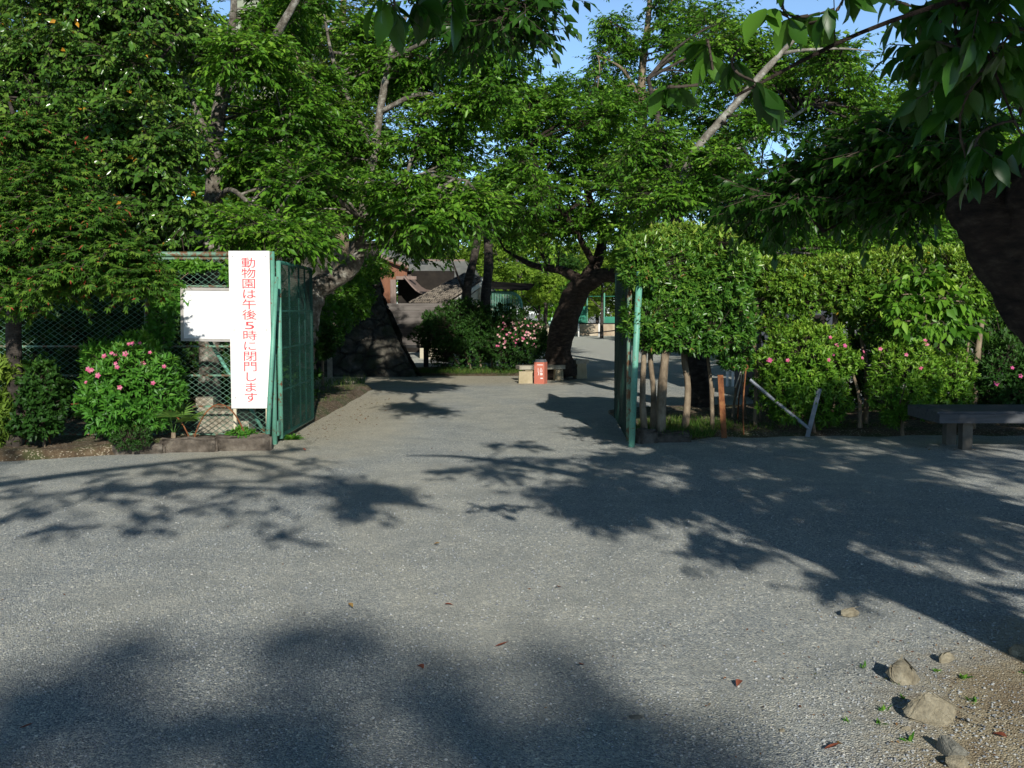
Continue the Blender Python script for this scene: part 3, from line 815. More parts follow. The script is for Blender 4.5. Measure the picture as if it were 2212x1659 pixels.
zt, zbm = W(540, 556, SY)[2], W(540, 869, SY)[2]
part('lettering', lettering('動物園は午後5時に閉門します', W(539, 700, SY)[0] + .002, SY - .0085, zt, (zt - zbm) / 14, .172, .122), 'red', s)

# framed notice, pushed a little askew
n_ = thing('framed_notice', 'landscape white notice in a thin grey metal frame, partly behind the tall white sign', 'notice', (W(470, 700, FY)[0], FY - .06, 0))
NY = FY - .055
def tilt(mb_pts):
    return mb_pts
c0 = W(474, 680, NY); w_, h_ = W(566, 680, NY)[0] - W(391, 680, NY)[0], W(474, 622, NY)[2] - W(474, 738, NY)[2]
c0[0] = (W(566, 680, NY)[0] + W(391, 680, NY)[0]) / 2
an = -.014; RT = np.array([(math.cos(an), 0, math.sin(an)), (0, 1, 0), (-math.sin(an), 0, math.cos(an))]).T
fr = .032
for dx, dz, sx, sz in ((0, h_ / 2 - fr / 2, w_, fr), (0, -h_ / 2 + fr / 2, w_, fr), (-w_ / 2 + fr / 2, 0, fr, h_ - 2 * fr), (w_ / 2 - fr / 2, 0, fr, h_ - 2 * fr)):
    part('frame', MB().box(c0 + RT @ np.array((dx, -.002, dz)), (sx, .026, sz), M3=RT), 'alu', n_)
ink = MB().box(c0, (w_ - 2 * fr, .010, h_ - 2 * fr), M3=RT)
for col in range(9):
    x = -w_ / 2 + .11 + col * .062; z = h_ / 2 - .10
    while z > -h_ / 2 + .09:
        l = R.uniform(.004, .011)
        if R.random() < .5: ink.box(c0 + RT @ np.array((x + R.normal(0, .004), -.006, z)), (R.uniform(.003, .007), .001, l), M3=RT)
        z -= R.uniform(.02, .05)
sh = part('sheet', ink, 'paper', n_); sh.data.materials.append(M['grey_ink'])
for pl in sh.data.polygons[6:]: pl.material_index = 1

# concrete blocks behind the fence, kerb stones
single('concrete_block', MB().box((W(445, 872, FY + .4)[0], FY + .4, W(445, 873, FY + .4)[2]), (.2, .18, .17), .1), 'concrete', 'small concrete block on top of the larger one behind the fence mesh', 'block', (W(445, 872, FY + .4)[0], FY + .4, 0))
single('concrete_block', MB().box((W(490, 918, FY + .45)[0], FY + .45, .13), (.62, .3, .46), -.03), 'concrete', 'large concrete block low behind the fence mesh, under the small one', 'block', (W(490, 918, FY + .45)[0], FY + .45, 0))
def stone_mesh(size, seed, rough=.12, sub=3, square=2.6):
    r = np.random.default_rng(seed); n = 14; m = 9; V = []; F = []
    k = [r.normal(0, 1, 3) for _ in range(6)]; off = r.uniform(.75, 1.0, 6)
    for j in range(m + 1):
        th = PI * j / m
        for i in range(n):
            ph = 2 * PI * i / n; d = np.array((math.sin(th) * math.cos(ph), math.sin(th) * math.sin(ph), math.cos(th)))
            e = d / (np.abs(d) ** square).sum() ** (1 / square)
            for q, o in zip(k, off):                                   # chop with a few planes: flat broken faces
                q = q / np.linalg.norm(q); dd = float(e @ q)
                if dd > o * .72: e = e - q * (dd - o * .72) * .85
            V.append(e * (1 + r.normal(0, rough * .18)) * np.array(size) / 2)
    for j in range(m):
        for i in range(n):
            a, b = j * n + i, j * n + (i + 1) % n; F.append((a, a + n, b + n, b))
    return np.array(V), F
def stone(name, label, cat, loc, size, rz, seed, mat, group=None, rx=0.0, square=2.6):
    V, F = stone_mesh(size, seed, square=square); c, s_ = math.cos(rz), math.sin(rz)
    cx, sx = math.cos(rx), math.sin(rx)
    V = V @ np.array([(cx, 0, sx), (0, 1, 0), (-sx, 0, cx)]).T
    V = V @ np.array([(c, -s_, 0), (s_, c, 0), (0, 0, 1)]).T
    V = V + np.asarray(loc)
    return single(name, MB().add(V, F), mat, label, cat, (loc[0], loc[1], 0), group, smoothf=True)
def kerb(loc, size, rz, seed, lab):
    import bmesh
    r = np.random.default_rng(seed); bm = bmesh.new(); bmesh.ops.create_cube(bm, size=1.0)
    for v in bm.verts: v.co = (v.co[0] * size[0] * r.uniform(.92, 1.04), v.co[1] * size[1] * r.uniform(.8, 1.1), v.co[2] * (size[2] + .06) * r.uniform(.9, 1.08))
    bmesh.ops.bevel(bm, geom=list(bm.edges), offset=.025, segments=2, affect='EDGES')
    bmesh.ops.triangulate(bm, faces=bm.faces); bmesh.ops.subdivide_edges(bm, edges=bm.edges, cuts=3, use_grid_fill=True)
    c, s_ = math.cos(rz), math.sin(rz)
    for v in bm.verts:
        x, y, z = v.co[0] + r.normal(0, .004), v.co[1] + r.normal(0, .004), v.co[2] + r.normal(0, .004) + .012 * wob(v.co[0] * 4 + seed, v.co[1] * 6)
        v.co = (x * c - y * s_, x * s_ + y * c, z + size[2] / 2 - .03)
    me = bpy.data.meshes.new('kerb_stone'); bm.to_mesh(me); bm.free(); me.materials.append(M['kerb']); me.polygons.foreach_set('use_smooth', [True] * len(me.polygons))
    ob = bpy.data.objects.new('kerb_stone', me); COL.objects.link(ob); ob.location = (float(loc[0]), float(loc[1]), 0); ob['label'] = lab; ob['category'] = 'kerb stone'; ob['group'] = 'kerb stones edging the beds'
for i, (px, py, l, h, rz, lab) in enumerate(((535, 962, .62, .17, .22, 'longest kerb stone, ending the left bed below the tall white sign'), (418, 966, .62, .15, .20, 'kerb stone right of the palm seedling along the left bed'), (305, 972, .56, .11, .25, 'low worn kerb stone below the dark ground cover'),
                                    (1455, 957, .55, .12, .10, 'low kerb stone below the trunks of the boxy hedge'), (1400, 955, .24, .16, .5, 'short kerb stone beside the mint gate post'))):
    q = G(px, py + 6); yk = interp(q[0], LF if q[0] < 0 else RF) + .10
    kerb((q[0], yk, h), (l, .20, h), rz * .6, 60 + i, lab)

# rocks by the earth patch at lower right
def rock(name, label, cat, loc, size, rz, seed, mat, group):
    """angular broken rock: hull of a few points, edges worn by a little noise"""
    import bmesh
    r = np.random.default_rng(seed); d = nrm(r.normal(0, 1, (17, 3))); d = d * (1, 1, .9) * r.uniform(.78, 1.05, (17, 1)); d[:, 2] = np.maximum(d[:, 2], -.35)
    bm = bmesh.new()
    for q in d: bm.verts.new(q)
    h = bmesh.ops.convex_hull(bm, input=bm.verts)
    bmesh.ops.delete(bm, geom=[v for v in bm.verts if not v.link_faces], context='VERTS')
    bmesh.ops.bevel(bm, geom=list(bm.edges), offset=.07, segments=2, affect='EDGES')
    bmesh.ops.triangulate(bm, faces=bm.faces); bmesh.ops.subdivide_edges(bm, edges=bm.edges, cuts=2, use_grid_fill=True)
    for v in bm.verts: v.co *= 1 + r.normal(0, .016)
    c, s_ = math.cos(rz), math.sin(rz)
    for v in bm.verts:
        x, y, z = v.co[0] * size[0] / 2, v.co[1] * size[1] / 2, v.co[2] * size[2] / 1.35
        v.co = (x * c - y * s_, x * s_ + y * c, z + loc[2])
    me = bpy.data.meshes.new(name); bm.to_mesh(me); bm.free(); me.materials.append(M[mat])
    ob = bpy.data.objects.new(name, me); COL.objects.link(ob); ob.location = (float(loc[0]), float(loc[1]), 0); ob['label'] = label; ob['category'] = cat; ob['group'] = group
RK = [(1960, 1458, .20, .15, .115, .3, 'rock', 'pointed tan rock at the corner of the earth patch'), (2008, 1540, .215, .16, .125, -.75, 'rock', 'biggest broken rock on the earth patch, lower right'),
      (2044, 1618, .165, .10, .08, -.1, 'rock_grey', 'flat grey slab rock below the biggest rock'), (2066, 1650, .10, .08, .05, .1, 'rock', 'pale crumbly rock at the bottom edge beside the grey slab'),
      (2042, 1423, .088, .07, .065, .2, 'rock', 'small pale rock behind the pointed one'), (1836, 1324, .115, .06, .05, .05, 'rock', 'long low rock lying alone on the gravel left of the others'),
      (2203, 1405, .13, .10, .06, .1, 'rock', 'tan rock half in the trunk shadow at the right edge'), (1957, 1573, .042, .035, .022, .2, 'rock', 'small pale pebble rock below left of the biggest rock'),
      (1372, 1549, .075, .045, .012, .1, 'rock_grey', 'flat grey stone set flush in the middle of the gravel'), (1690, 1578, .03, .025, .014, .1, 'rock', 'tiny pale stone on the gravel right of the flat flush stone')]
for i, (px, py, a, b, h, rz, mt, lab) in enumerate(RK):
    q = G(px, py + h * 130); rock('rock', lab, 'rock', (q[0], q[1], h * .22), (a, b, h), rz, 105 + i, mt, 'loose rocks around the earth patch')
for i, (px, py, a, lab) in enumerate(((1985, 912, .26, 'dull stone on the soil under the second azalea'), (1690, 915, .20, 'dull stone on the soil left of the tilted grey stake'), (2090, 912, .22, 'dull stone lying near the wooden bench'), (1930, 925, .16, 'small stone on the bed edge left of the bench'))):
    q = G(px, py); stone('rock', lab, 'rock', (q[0], q[1], .07), (a, a * .7, a * .5), .3 * i, 70 + i, 'kerb', 'stones on the right bed')

# stakes, pipes, rope in the right bed
def stake(name, lab, cat, p0, p1, r, mat, flat=None):
    if flat: mb = MB(); d = p1 - p0; u = np.array((flat[0] / 2, 0, 0)); w = np.array((0, flat[1] / 2, 0)); mb.add([p0 - u - w, p0 + u - w, p0 + u + w, p0 - u + w, p1 - u - w, p1 + u - w, p1 + u + w, p1 - u + w], [(0, 3, 2, 1), (4, 5, 6, 7), (0, 1, 5, 4), (1, 2, 6, 5), (2, 3, 7, 6), (3, 0, 4, 7)])
    else: mb = MB().tube([p0, (p0 + p1) / 2 + R.normal(0, .006, 3), p1], r, 10, .02)
    return single(name, mb, mat, lab, cat, (p0[0], p0[1], 0))
b0 = G(1565, 947); stake('flat_stake', 'broad rusty flat steel stake driven into the grass', 'stake', b0 - Z * .05, W(1556, 810, b0[1]), 0, 'rust', (.068, .012))
b0 = G(1592, 914); t = thing('steel_rod', 'rusty rod with a white rope knotted on its top', 'stake', b0)
q = W(1603, 770, b0[1]); part('rod', MB().tube([b0 - Z * .05, (b0 + q) / 2, q], .011, 8), 'rust', t, True)
tp = W(1604, 764, b0[1] - .03)
rp = MB()
for k, (dx, dy) in enumerate(((1592, 862), (1588, 838), (1606, 826), (1612, 800))):
    e = W(dx, dy, b0[1] - .05); rp.tube([tp, tp + np.array((-.015 + .015 * k, -.03, -.10)), (tp + e) / 2 + np.array((.015, -.02, -.03)), e], .009, 6, res=5)
for k in range(3): rp.tube([tp + np.array((.05 * math.cos(x) * (1 - .2 * k) + .01 * k, .02 * math.sin(x) - .01, .025 * math.sin(x + k) + .01 * k)) for x in np.linspace(0, 5.2, 9)], .011, 6)
single('rope', rp, 'rope', 'white rope knotted and hanging from the rusty rod', 'rope', (tp[0], tp[1], 0), smoothf=True)
b0 = G(1607, 944); t = thing('eyelet_rod', 'thin rusty rod ending in a ring eyelet', 'stake', b0)
q = W(1611, 800, b0[1]); part('rod', MB().tube([b0 - Z * .05, (b0 + q) / 2 + np.array((-.02, 0, 0)), q], .009, 8, res=4), 'rust', t, True)
c = W(1611, 793, b0[1]); part('ring', MB().tube([c + .026 * np.array((math.cos(x), 0, math.sin(x))) for x in np.linspace(0, 2 * PI, 15)], .008, 6), 'rust', t, True)
b0 = G(1742, 943); stake('metal_stake', 'tilted flat grey metal stake in front of the bright azalea', 'stake', b0 - Z * .05, W(1770, 840, b0[1] - .1), 0, 'pipe', (.055, .02))
b0 = W(1748, 926, 12.45); stake('metal_pipe', 'slanting grey metal pipe resting against the tilted flat stake', 'pipe', b0, W(1620, 820, 12.6), .021, 'pipe')
for i, (x0, y0, x1, y1, r, lab) in enumerate(((1540, 905, 1540, 838, .022, 'stub of pale bamboo beside the dark tree trunk'), (1556, 905, 1553, 860, .016, 'short bamboo stub behind the broad rusty stake'), (1612, 880, 1598, 690, .02, 'tall bamboo cane behind the roped rod'),
                                            (1642, 860, 1642, 720, .017, 'bamboo cane left of the bright azalea'), (1580, 890, 1592, 830, .018, 'leaning bamboo stub left of the roped rod'), (1572, 885, 1560, 835, .014, 'thin bamboo stub leaning left behind the rusty stake'))):
    b0 = G(x0, y0); b0[1] = min(b0[1], 14.2); b0 = W(x0, y0, b0[1]); b0[2] = 0
    stake('bamboo_cane', lab, 'cane', b0 - Z * .04, W(x1, y1, b0[1]), r, 'bark_tan')

# wooden platform bench at the right
bz, bt = .445, .095
x0, y0, y1, x1 = W(2029, 890, 11.05)[0], 11.05, 11.95, 7.1
t = thing('park_bench', 'broad backless bench of dark weathered planks at the right edge', 'bench', (x0, y0, 0))
for k in range(6):
    yy = y0 + .04 + k * (y1 - y0 - .03) / 6 + .07
    part('slat', MB().box(((x0 + x1) / 2 + .006 * (k % 2), yy, bz - .02), (x1 - x0, .128, .04)), 'plank', t)
part('apron', MB().box(((x0 + x1) / 2, y0 + .016, bz - .075), (x1 - x0 - .01, .034, .098)), 'plank', t)
part('apron', MB().box(((x0 + x1) / 2, y1 - .02, bz - .075), (x1 - x0 - .01, .034, .098)), 'plank', t)
part('end_board', MB().box((x0 + .02, (y0 + y1) / 2, bz - .075), (.034, y1 - y0 - .08, .096)), 'plank', t)
for px, yy in ((2086, 11.3), (2086, 11.72)):
    x = W(px, 920, 11.3)[0]; part('leg', MB().box((x, yy, (bz - .12) / 2 - .01), (.11, .12, bz - .10)), 'leg', t)
for yy in (11.3, 11.72): part('leg', MB().box((6.7, yy, (bz - .12) / 2 - .01), (.11, .12, bz - .10)), 'leg', t)

# wire hoops edging the left bed
for i, (xa, ya, xm_, ym, xb, yb, lab) in enumerate(((-45, 960, 10, 868, 112, 968, 'leftmost wire hoop, cut by the left edge'), (46, 976, 185, 872, 300, 950, 'wide wire hoop in front of the dark shrub and flowering azalea'),
                                                  (270, 952, 335, 880, 410, 955, 'wire hoop in front of the palm seedling'), (410, 957, 465, 875, 530, 938, 'rightmost wire hoop, in front of the fence mesh'))):
    a, b = W(xa, ya, 11.05), W(xb, yb, 11.15); a[2] = b[2] = .03; h = W((xa + xb) / 2, ym, 11.1)[2]
    pts = [a * (1 - u) + b * u + Z * (h - .03) * math.sin(PI * u) ** .62 + np.array((0, .03 * i, 0)) for u in np.linspace(0, 1, 19)]
    single('edging_hoop', MB().tube(pts, .0085, 7), 'rust', lab, 'hoop', (a[0], a[1], 0), 'wire hoops edging the left bed', smoothf=True)
# ------------------------------------------------------------------ trees
# curved cherry in the middle of the path
L1 = [limb([(1212, 815, 23.3), (1206, 765, 23.3), (1220, 695, 23.2), (1240, 645, 23.1), (1262, 604, 23.0)], [.40, .30, .29, .27, .26]),
      limb([(1250, 622, 23.05), (1300, 596, 22.6), (1345, 592, 22.0), (1420, 560, 21.0), (1470, 500, 20.5)], [.22, .17, .15, .11, .05]),
      limb([(1262, 610, 23), (1292, 560, 23.2), (1300, 500, 23.5), (1270, 420, 24), (1250, 330, 24.3), (1240, 240, 24.5)], [.17, .13, .10, .08, .06, .03]),
      limb([(1262, 612, 23), (1215, 585, 23.6), (1150, 572, 24.5), (1090, 540, 25)], [.16, .10, .07, .03]),
      limb([(1285, 575, 23.2), (1250, 510, 22.4), (1205, 440, 21.8), (1165, 370, 21.4), (1140, 300, 21.2)], [.08, .065, .05, .04, .02]),
      limb([(1296, 540, 23.3), (1340, 440, 24), (1380, 350, 25), (1400, 280, 25.6)], [.09, .07, .05, .025])]
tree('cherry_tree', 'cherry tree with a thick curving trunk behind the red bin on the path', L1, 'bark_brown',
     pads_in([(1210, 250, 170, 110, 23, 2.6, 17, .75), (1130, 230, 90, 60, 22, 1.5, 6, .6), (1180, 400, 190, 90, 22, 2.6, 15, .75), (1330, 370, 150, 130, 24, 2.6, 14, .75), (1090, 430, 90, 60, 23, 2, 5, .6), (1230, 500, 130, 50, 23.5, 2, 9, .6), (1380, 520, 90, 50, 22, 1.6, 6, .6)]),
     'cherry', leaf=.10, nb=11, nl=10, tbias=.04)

# tree behind the hedge with pale lichen limbs
L2 = [limb([(1508, 893, 16.2), (1510, 820, 16.2), (1492, 740, 16.2), (1468, 600, 16.2), (1452, 480, 16.3), (1455, 415, 16.4)], [.24, .20, .165, .14, .13, .12]),
      limb([(1458, 425, 16.4), (1500, 330, 16.2), (1565, 252, 16), (1635, 172, 15.8), (1690, 112, 15.7), (1750, 50, 15.6)], [.075, .066, .06, .052, .042, .02]),
      limb([(1462, 430, 16.4), (1510, 375, 16.8), (1600, 315, 17.2), (1690, 265, 17.5), (1750, 228, 17.8)], [.05, .045, .042, .038, .025]),
      limb([(1455, 425, 16.4), (1440, 340, 16.6), (1420, 250, 16.8), (1400, 170, 17)], [.09, .07, .05, .03]),
      limb([(1690, 115, 15.7), (1740, 108, 15.5), (1820, 105, 15.4), (1880, 110, 15.3)], [.03, .022, .016, .008])]
tree('lichen_tree', 'tree behind the boxy hedge with long slanting pale lichen-covered limbs', L2, 'bark',
     pads_in([(1560, 110, 130, 90, 18.3, 1.4, 15, .55), (1720, 180, 150, 80, 18.3, 1.4, 17, .55), (1440, 330, 120, 80, 17.5, 1.6, 12, .55), (1800, 130, 80, 60, 17, 1.2, 8, .45), (1580, 300, 120, 60, 18.5, 1.2, 10, .55), (1600, 420, 160, 70, 18, 1.4, 12, .6), (1850, 250, 100, 60, 18, 1.4, 7, .55), (1380, 430, 60, 40, 16.5, 1, 4, .5), (1475, 425, 45, 25, 15.6, .5, 4, .38), (1560, 350, 40, 30, 15.4, .5, 3, .35), (1640, 260, 40, 30, 15.3, .4, 2, .3)]),
     'cherry', leaf=.082, nb=10, limb_mats=[None, 'bark_pale', 'bark_pale', None, 'bark_pale'], tbias=.0)

L3 = [limb([(1420, 690, 27), (1405, 500, 27), (1386, 250, 27), (1388, 150, 27), (1398, 60, 27), (1410, -60, 27)], [.2, .16, .12, .10, .085, .04]),
      limb([(1386, 220, 27), (1345, 150, 26.5), (1290, 120, 26)], [.05, .04, .015]), limb([(1396, 80, 27), (1440, 20, 27.3), (1480, -40, 27.5)], [.05, .03, .015]),
      limb([(1390, 130, 27), (1340, 60, 27), (1300, 40, 27)], [.045, .03, .012])]
tree('slim_tree', 'slim pale-trunked tree rising highest into the open sky right of centre', L3, 'bark_tan',
     pads_in([(1335, 90, 70, 60, 27, 1.2, 9, .6), (1470, 60, 90, 90, 27, 1.3, 12, .6), (1310, 200, 90, 50, 26.5, 1.2, 10, .65), (1450, 200, 100, 70, 27, 1.3, 13, .65), (1400, -40, 100, 50, 27, 1.2, 6, .6), (1380, 320, 150, 80, 28, 1.5, 14, .75)]),
     'cherry', leaf=.095, nb=9, tbias=-.02)

# leaning mossy cherry beside the open left leaf
L4 = [limb([(640, 790, 16.2), (655, 700, 16.2), (672, 640, 16.2), (690, 618, 16.2), (730, 600, 16.1), (764, 570, 16), (778, 510, 15.9), (790, 440, 15.8), (802, 370, 15.8), (812, 300, 15.8), (828, 200, 15.8), (846, 110, 15.7), (880, 30, 15.6)], [.30, .25, .22, .17, .14, .135, .10, .085, .075, .065, .055, .05, .025]),
      limb([(790, 450, 15.8), (850, 400, 15.2), (930, 380, 14.6), (1010, 390, 14.2)], [.05, .04, .03, .012]),
      limb([(825, 240, 15.8), (900, 205, 15.6), (970, 210, 15.3), (1060, 225, 15)], [.045, .035, .025, .01]),
      limb([(808, 330, 15.8), (760, 230, 16.2), (720, 130, 16.6), (700, 30, 17)], [.05, .04, .03, .015]),
      limb([(785, 480, 15.9), (730, 430, 15), (690, 400, 14.4)], [.04, .03, .012]),
      limb([(840, 130, 15.7), (920, 90, 15.2), (1000, 60, 14.8), (1090, 50, 14.5)], [.04, .03, .022, .01])]
tree('leaning_cherry', 'cherry tree with a sharply bent mossy trunk leaning out beside the left gate leaf', L4, 'bark_moss',
     pads_in([(860, 430, 110, 50, 14.6, 1.2, 10, .5), (980, 450, 70, 35, 14.2, 1, 5, .45), (905, 500, 70, 25, 15.5, 1.2, 5, .42), (960, 320, 80, 60, 15.5, 1.4, 8, .5), (760, 330, 90, 80, 16.5, 1.2, 9, .55), (930, 150, 90, 60, 15.8, 1.4, 7, .5), (800, 130, 110, 90, 17, 1.4, 11, .55), (1040, 240, 60, 40, 15, .8, 4, .4), (1040, 90, 80, 50, 14.8, .8, 7, .45), (1070, 170, 60, 40, 15, .8, 4, .4), (700, 420, 60, 60, 16, 1, 6, .5)]),
     'cherry', leaf=.088, nb=11, limb_mats=None, tbias=.02)

# left cherry with forked lichen trunk
L5 = [limb([(452, 960, 15), (452, 700, 15), (458, 520, 15), (462, 380, 15), (470, 260, 15), (486, 180, 15), (490, 130, 15.1), (505, 20, 15.2), (500, -80, 15.3)], [.17, .15, .135, .125, .11, .10, .07, .05, .03]),
      limb([(488, 195, 15), (530, 170, 14.8), (575, 120, 14.6), (600, 70, 14.5), (640, 0, 14.4), (670, -60, 14.3)], [.075, .065, .055, .06, .05, .03]),
      limb([(465, 330, 15), (420, 230, 15.4), (380, 120, 15.8)], [.06, .045, .02]),
      limb([(460, 440, 15), (500, 410, 14.2), (560, 460, 13.4), (620, 480, 13)], [.05, .035, .025, .01]),
      limb([(465, 350, 15), (540, 330, 14.6), (620, 300, 14.2)], [.05, .035, .012]),
      limb([(480, 210, 15), (500, 120, 13.8), (505, 90, 13.4)], [.04, .03, .012])]
tree('forked_cherry', 'cherry tree with a forked lichen-grey trunk above the chain-link fence', L5, 'bark_moss',
     pads_in([(580, 490, 90, 35, 13.2, .8, 7, .42), (500, 110, 90, 50, 13.5, .8, 6, .45), (640, 420, 70, 60, 14, .8, 6, .45), (590, 250, 90, 80, 15, 1.2, 9, .5), (430, 120, 70, 70, 16, 1, 6, .5), (560, 360, 80, 50, 15, 1, 7, .5), (670, 220, 60, 80, 15.5, 1, 6, .5), (600, 30, 110, 50, 15.5, 1.2, 8, .55), (690, 515, 30, 15, 13.4, .5, 2, .35)]),
     'cherry', leaf=.088, nb=11, tbias=.02)

# glossy camellia, upper left
L6 = [limb([(250, 960, 14), (255, 700, 14), (245, 500, 14), (230, 300, 14), (220, 100, 14), (215, -60, 14)], [.14, .13, .12, .10, .07, .03]),
      limb([(250, 600, 14), (330, 480, 13.6), (390, 380, 13.4)], [.06, .04, .02]), limb([(240, 420, 14), (140, 300, 13.7), (60, 200, 13.5)], [.06, .045, .02]),
      limb([(228, 260, 14), (310, 170, 13.6), (370, 100, 13.5)], [.05, .035, .015])]
tree('camellia_tree', 'camellia tree with dark glossy rounded leaves filling the upper left corner', L6, 'bark',
     pads_in([(110, 110, 150, 130, 13.6, .9, 20, .48), (300, 150, 130, 130, 13.6, .9, 18, .48), (330, 330, 110, 110, 13.5, .9, 15, .45), (190, 300, 130, 90, 13.6, .8, 13, .45), (360, 470, 100, 60, 13.3, .7, 10, .42), (250, 430, 120, 90, 13.6, .8, 12, .45), (80, 500, 160, 120, 14.5, .8, 12, .5), (250, 560, 160, 60, 14.5, .6, 8, .45), (60, -40, 160, 60, 13.8, .9, 10, .5), (260, 20, 120, 60, 14, .9, 12, .5), (420, 40, 70, 60, 15, .8, 8, .5), (-60, 250, 70, 250, 13.8, .8, 14, .5)], flat=.8),
     'camellia', leaf=.075, ratio=.58, nb=10, ntw=7, nl=8, twl=.18, droop=.55, kind='spray', ntilt=.95, tbias=.06)

# maple at far left, in front of the fence
L7 = [limb([(28, 975, 10.9), (34, 860, 10.9), (30, 700, 10.9), (44, 560, 10.8), (60, 430, 10.7), (50, 320, 10.7), (20, 220, 10.7)], [.10, .085, .075, .065, .05, .04, .015]),
      limb([(40, 600, 10.8), (120, 560, 10.4), (220, 560, 10.2), (300, 580, 10.1)], [.04, .03, .02, .008]),
      limb([(55, 480, 10.7), (120, 430, 10.4), (200, 440, 10.2)], [.035, .025, .008]), limb([(55, 360, 10.7), (100, 310, 10.5), (150, 290, 10.4)], [.03, .02, .008]),
      limb([(38, 640, 10.85), (-40, 560, 10.6), (-120, 520, 10.4)], [.04, .03, .01])]
tree('maple_tree', 'maple with fine feathery leaves and reddish seed tips at the far left', L7, 'bark',
     pads_in([(70, 275, 85, 28, 10.4, .5, 7, .34), (110, 345, 80, 25, 10.4, .5, 6, .32), (60, 440, 100, 35, 10.3, .5, 8, .36), (180, 470, 70, 35, 10.2, .45, 6, .32), (90, 530, 120, 35, 10.2, .5, 9, .36), (240, 560, 80, 35, 10.1, .4, 8, .32), (150, 600, 130, 35, 10.1, .4, 9, .34), (305, 600, 30, 35, 10.05, .25, 3, .26), (40, 620, 70, 25, 10.2, .4, 4, .34), (-60, 480, 80, 100, 10.5, .6, 7, .4)], flat=.30),
     'maple', leaf=.060, nb=8, ntw=7, nl=8, twl=.22, droop=.45, kind='fan', sag=.3, tbias=-.04)

# airy fine-leaved tree behind the left trees
L8 = [limb([(730, 800, 25), (738, 500, 25), (742, 300, 25), (735, 150, 25), (742, 0, 25), (745, -80, 25)], [.22, .18, .15, .12, .08, .05]),
      limb([(740, 320, 25), (660, 200, 24.5), (630, 60, 24)], [.08, .06, .02]), limb([(736, 260, 25), (820, 150, 24.5), (860, 60, 24.5)], [.08, .06, .02])]
tree('airy_tree', 'airy olive green fine-leaved tree behind the leaning cherry', L8, 'bark_tan',
     pads_in([(720, 120, 110, 150, 24.5, 1.8, 22, .8), (650, 280, 100, 120, 24.5, 1.6, 14, .8), (830, 200, 100, 120, 25, 1.8, 15, .8), (760, 420, 160, 70, 25, 1.6, 13, .8), (620, 60, 80, 60, 25, 1.5, 6, .8)], flat=.8),
     'fine', leaf=.085, ratio=.36, nb=11, ntw=9, nl=9, twl=.3, droop=.2, tbias=.05)

# trees behind the right hedge
L9 = [limb([(1640, 720, 19), (1635, 560, 19), (1630, 470, 19), (1622, 380, 19)], [.12, .11, .09, .05]), limb([(1632, 480, 19), (1700, 400, 19.4), (1760, 330, 19.8)], [.06, .04, .02]), limb([(1632, 500, 19), (1560, 430, 19), (1520, 400, 19)], [.05, .04, .02])]
tree('cherry_tree', 'low leafy tree with a thin speckled trunk standing behind the hedge', L9, 'bark_moss',
     pads_in([(1690, 470, 100, 50, 18.6, 1.2, 9, .55), (1600, 500, 60, 40, 18.6, 1, 5, .5), (1800, 420, 100, 60, 19.6, 1.2, 9, .6), (1740, 540, 120, 25, 19.6, 1, 7, .5)]), 'cherry', leaf=.10, tbias=.05)
L10 = [limb([(1980, 760, 21), (1975, 560, 21), (1970, 400, 21), (1985, 250, 21)], [.18, .15, .12, .05]), limb([(1972, 450, 21), (1880, 350, 21), (1800, 260, 21)], [.08, .06, .02]), limb([(1975, 420, 21), (2060, 320, 21), (2120, 230, 21)], [.08, .06, .02])]
tree('cherry_tree', 'broad mid-green tree far right, behind the hedge and the dark burled trunk', L10, 'bark',
     pads_in([(1950, 280, 150, 80, 21, 1.6, 13, .7), (2060, 400, 140, 110, 21, 1.6, 14, .7), (1860, 470, 110, 70, 20.5, 1.4, 9, .65), (2180, 300, 90, 130, 21, 1.6, 9, .75), (1960, 520, 160, 30, 20, 1.2, 8, .55), (2250, 470, 80, 90, 21, 1.5, 6, .7)]), 'cherry', leaf=.10, nb=11, tbias=.05)

# near cherry with burled trunk at the right edge
L12 = [limb([(2600, 1190, 6.4), (2470, 980, 6.4), (2345, 790, 6.4), (2240, 640, 6.4), (2165, 520, 6.4), (2118, 440, 6.4), (2104, 388, 6.4)], [.33, .28, .245, .225, .215, .20, .12]),
       limb([(2190, 560, 6.4), (2230, 440, 6.2), (2260, 330, 5.8), (2220, 200, 5.2), (2120, 130, 4.6)], [.20, .15, .11, .075, .03]),
       limb([(2240, 400, 6.1), (2120, 330, 6.6), (1960, 330, 7.2), (1800, 400, 7.6), (1660, 440, 8)], [.075, .05, .04, .028, .01]),
       limb([(2120, 335, 6.6), (2040, 360, 6.9), (1900, 440, 7.3), (1780, 500, 7.5)], [.04, .03, .02, .008])]
t12 = tree('burled_cherry', 'near cherry tree with a dark thick burled trunk at the right edge', L12, 'bark_brown',
     pads_in([(1660, 420, 60, 40, 7.9, .5, 3, .30), (1760, 390, 80, 60, 7.6, .6, 5, .32), (1860, 360, 80, 70, 7.2, .6, 5, .32), (1960, 330, 80, 60, 6.8, .6, 5, .32), (1830, 420, 90, 40, 7.4, .5, 4, .28), (1960, 410, 80, 45, 7, .5, 4, .3), (2080, 300, 50, 50, 6.6, .5, 3, .28)], flat=.45),
     'cherry_near', leaf=.085, nb=7, ntw=7, nl=8, twl=.24, droop=.6, tbias=-.15)

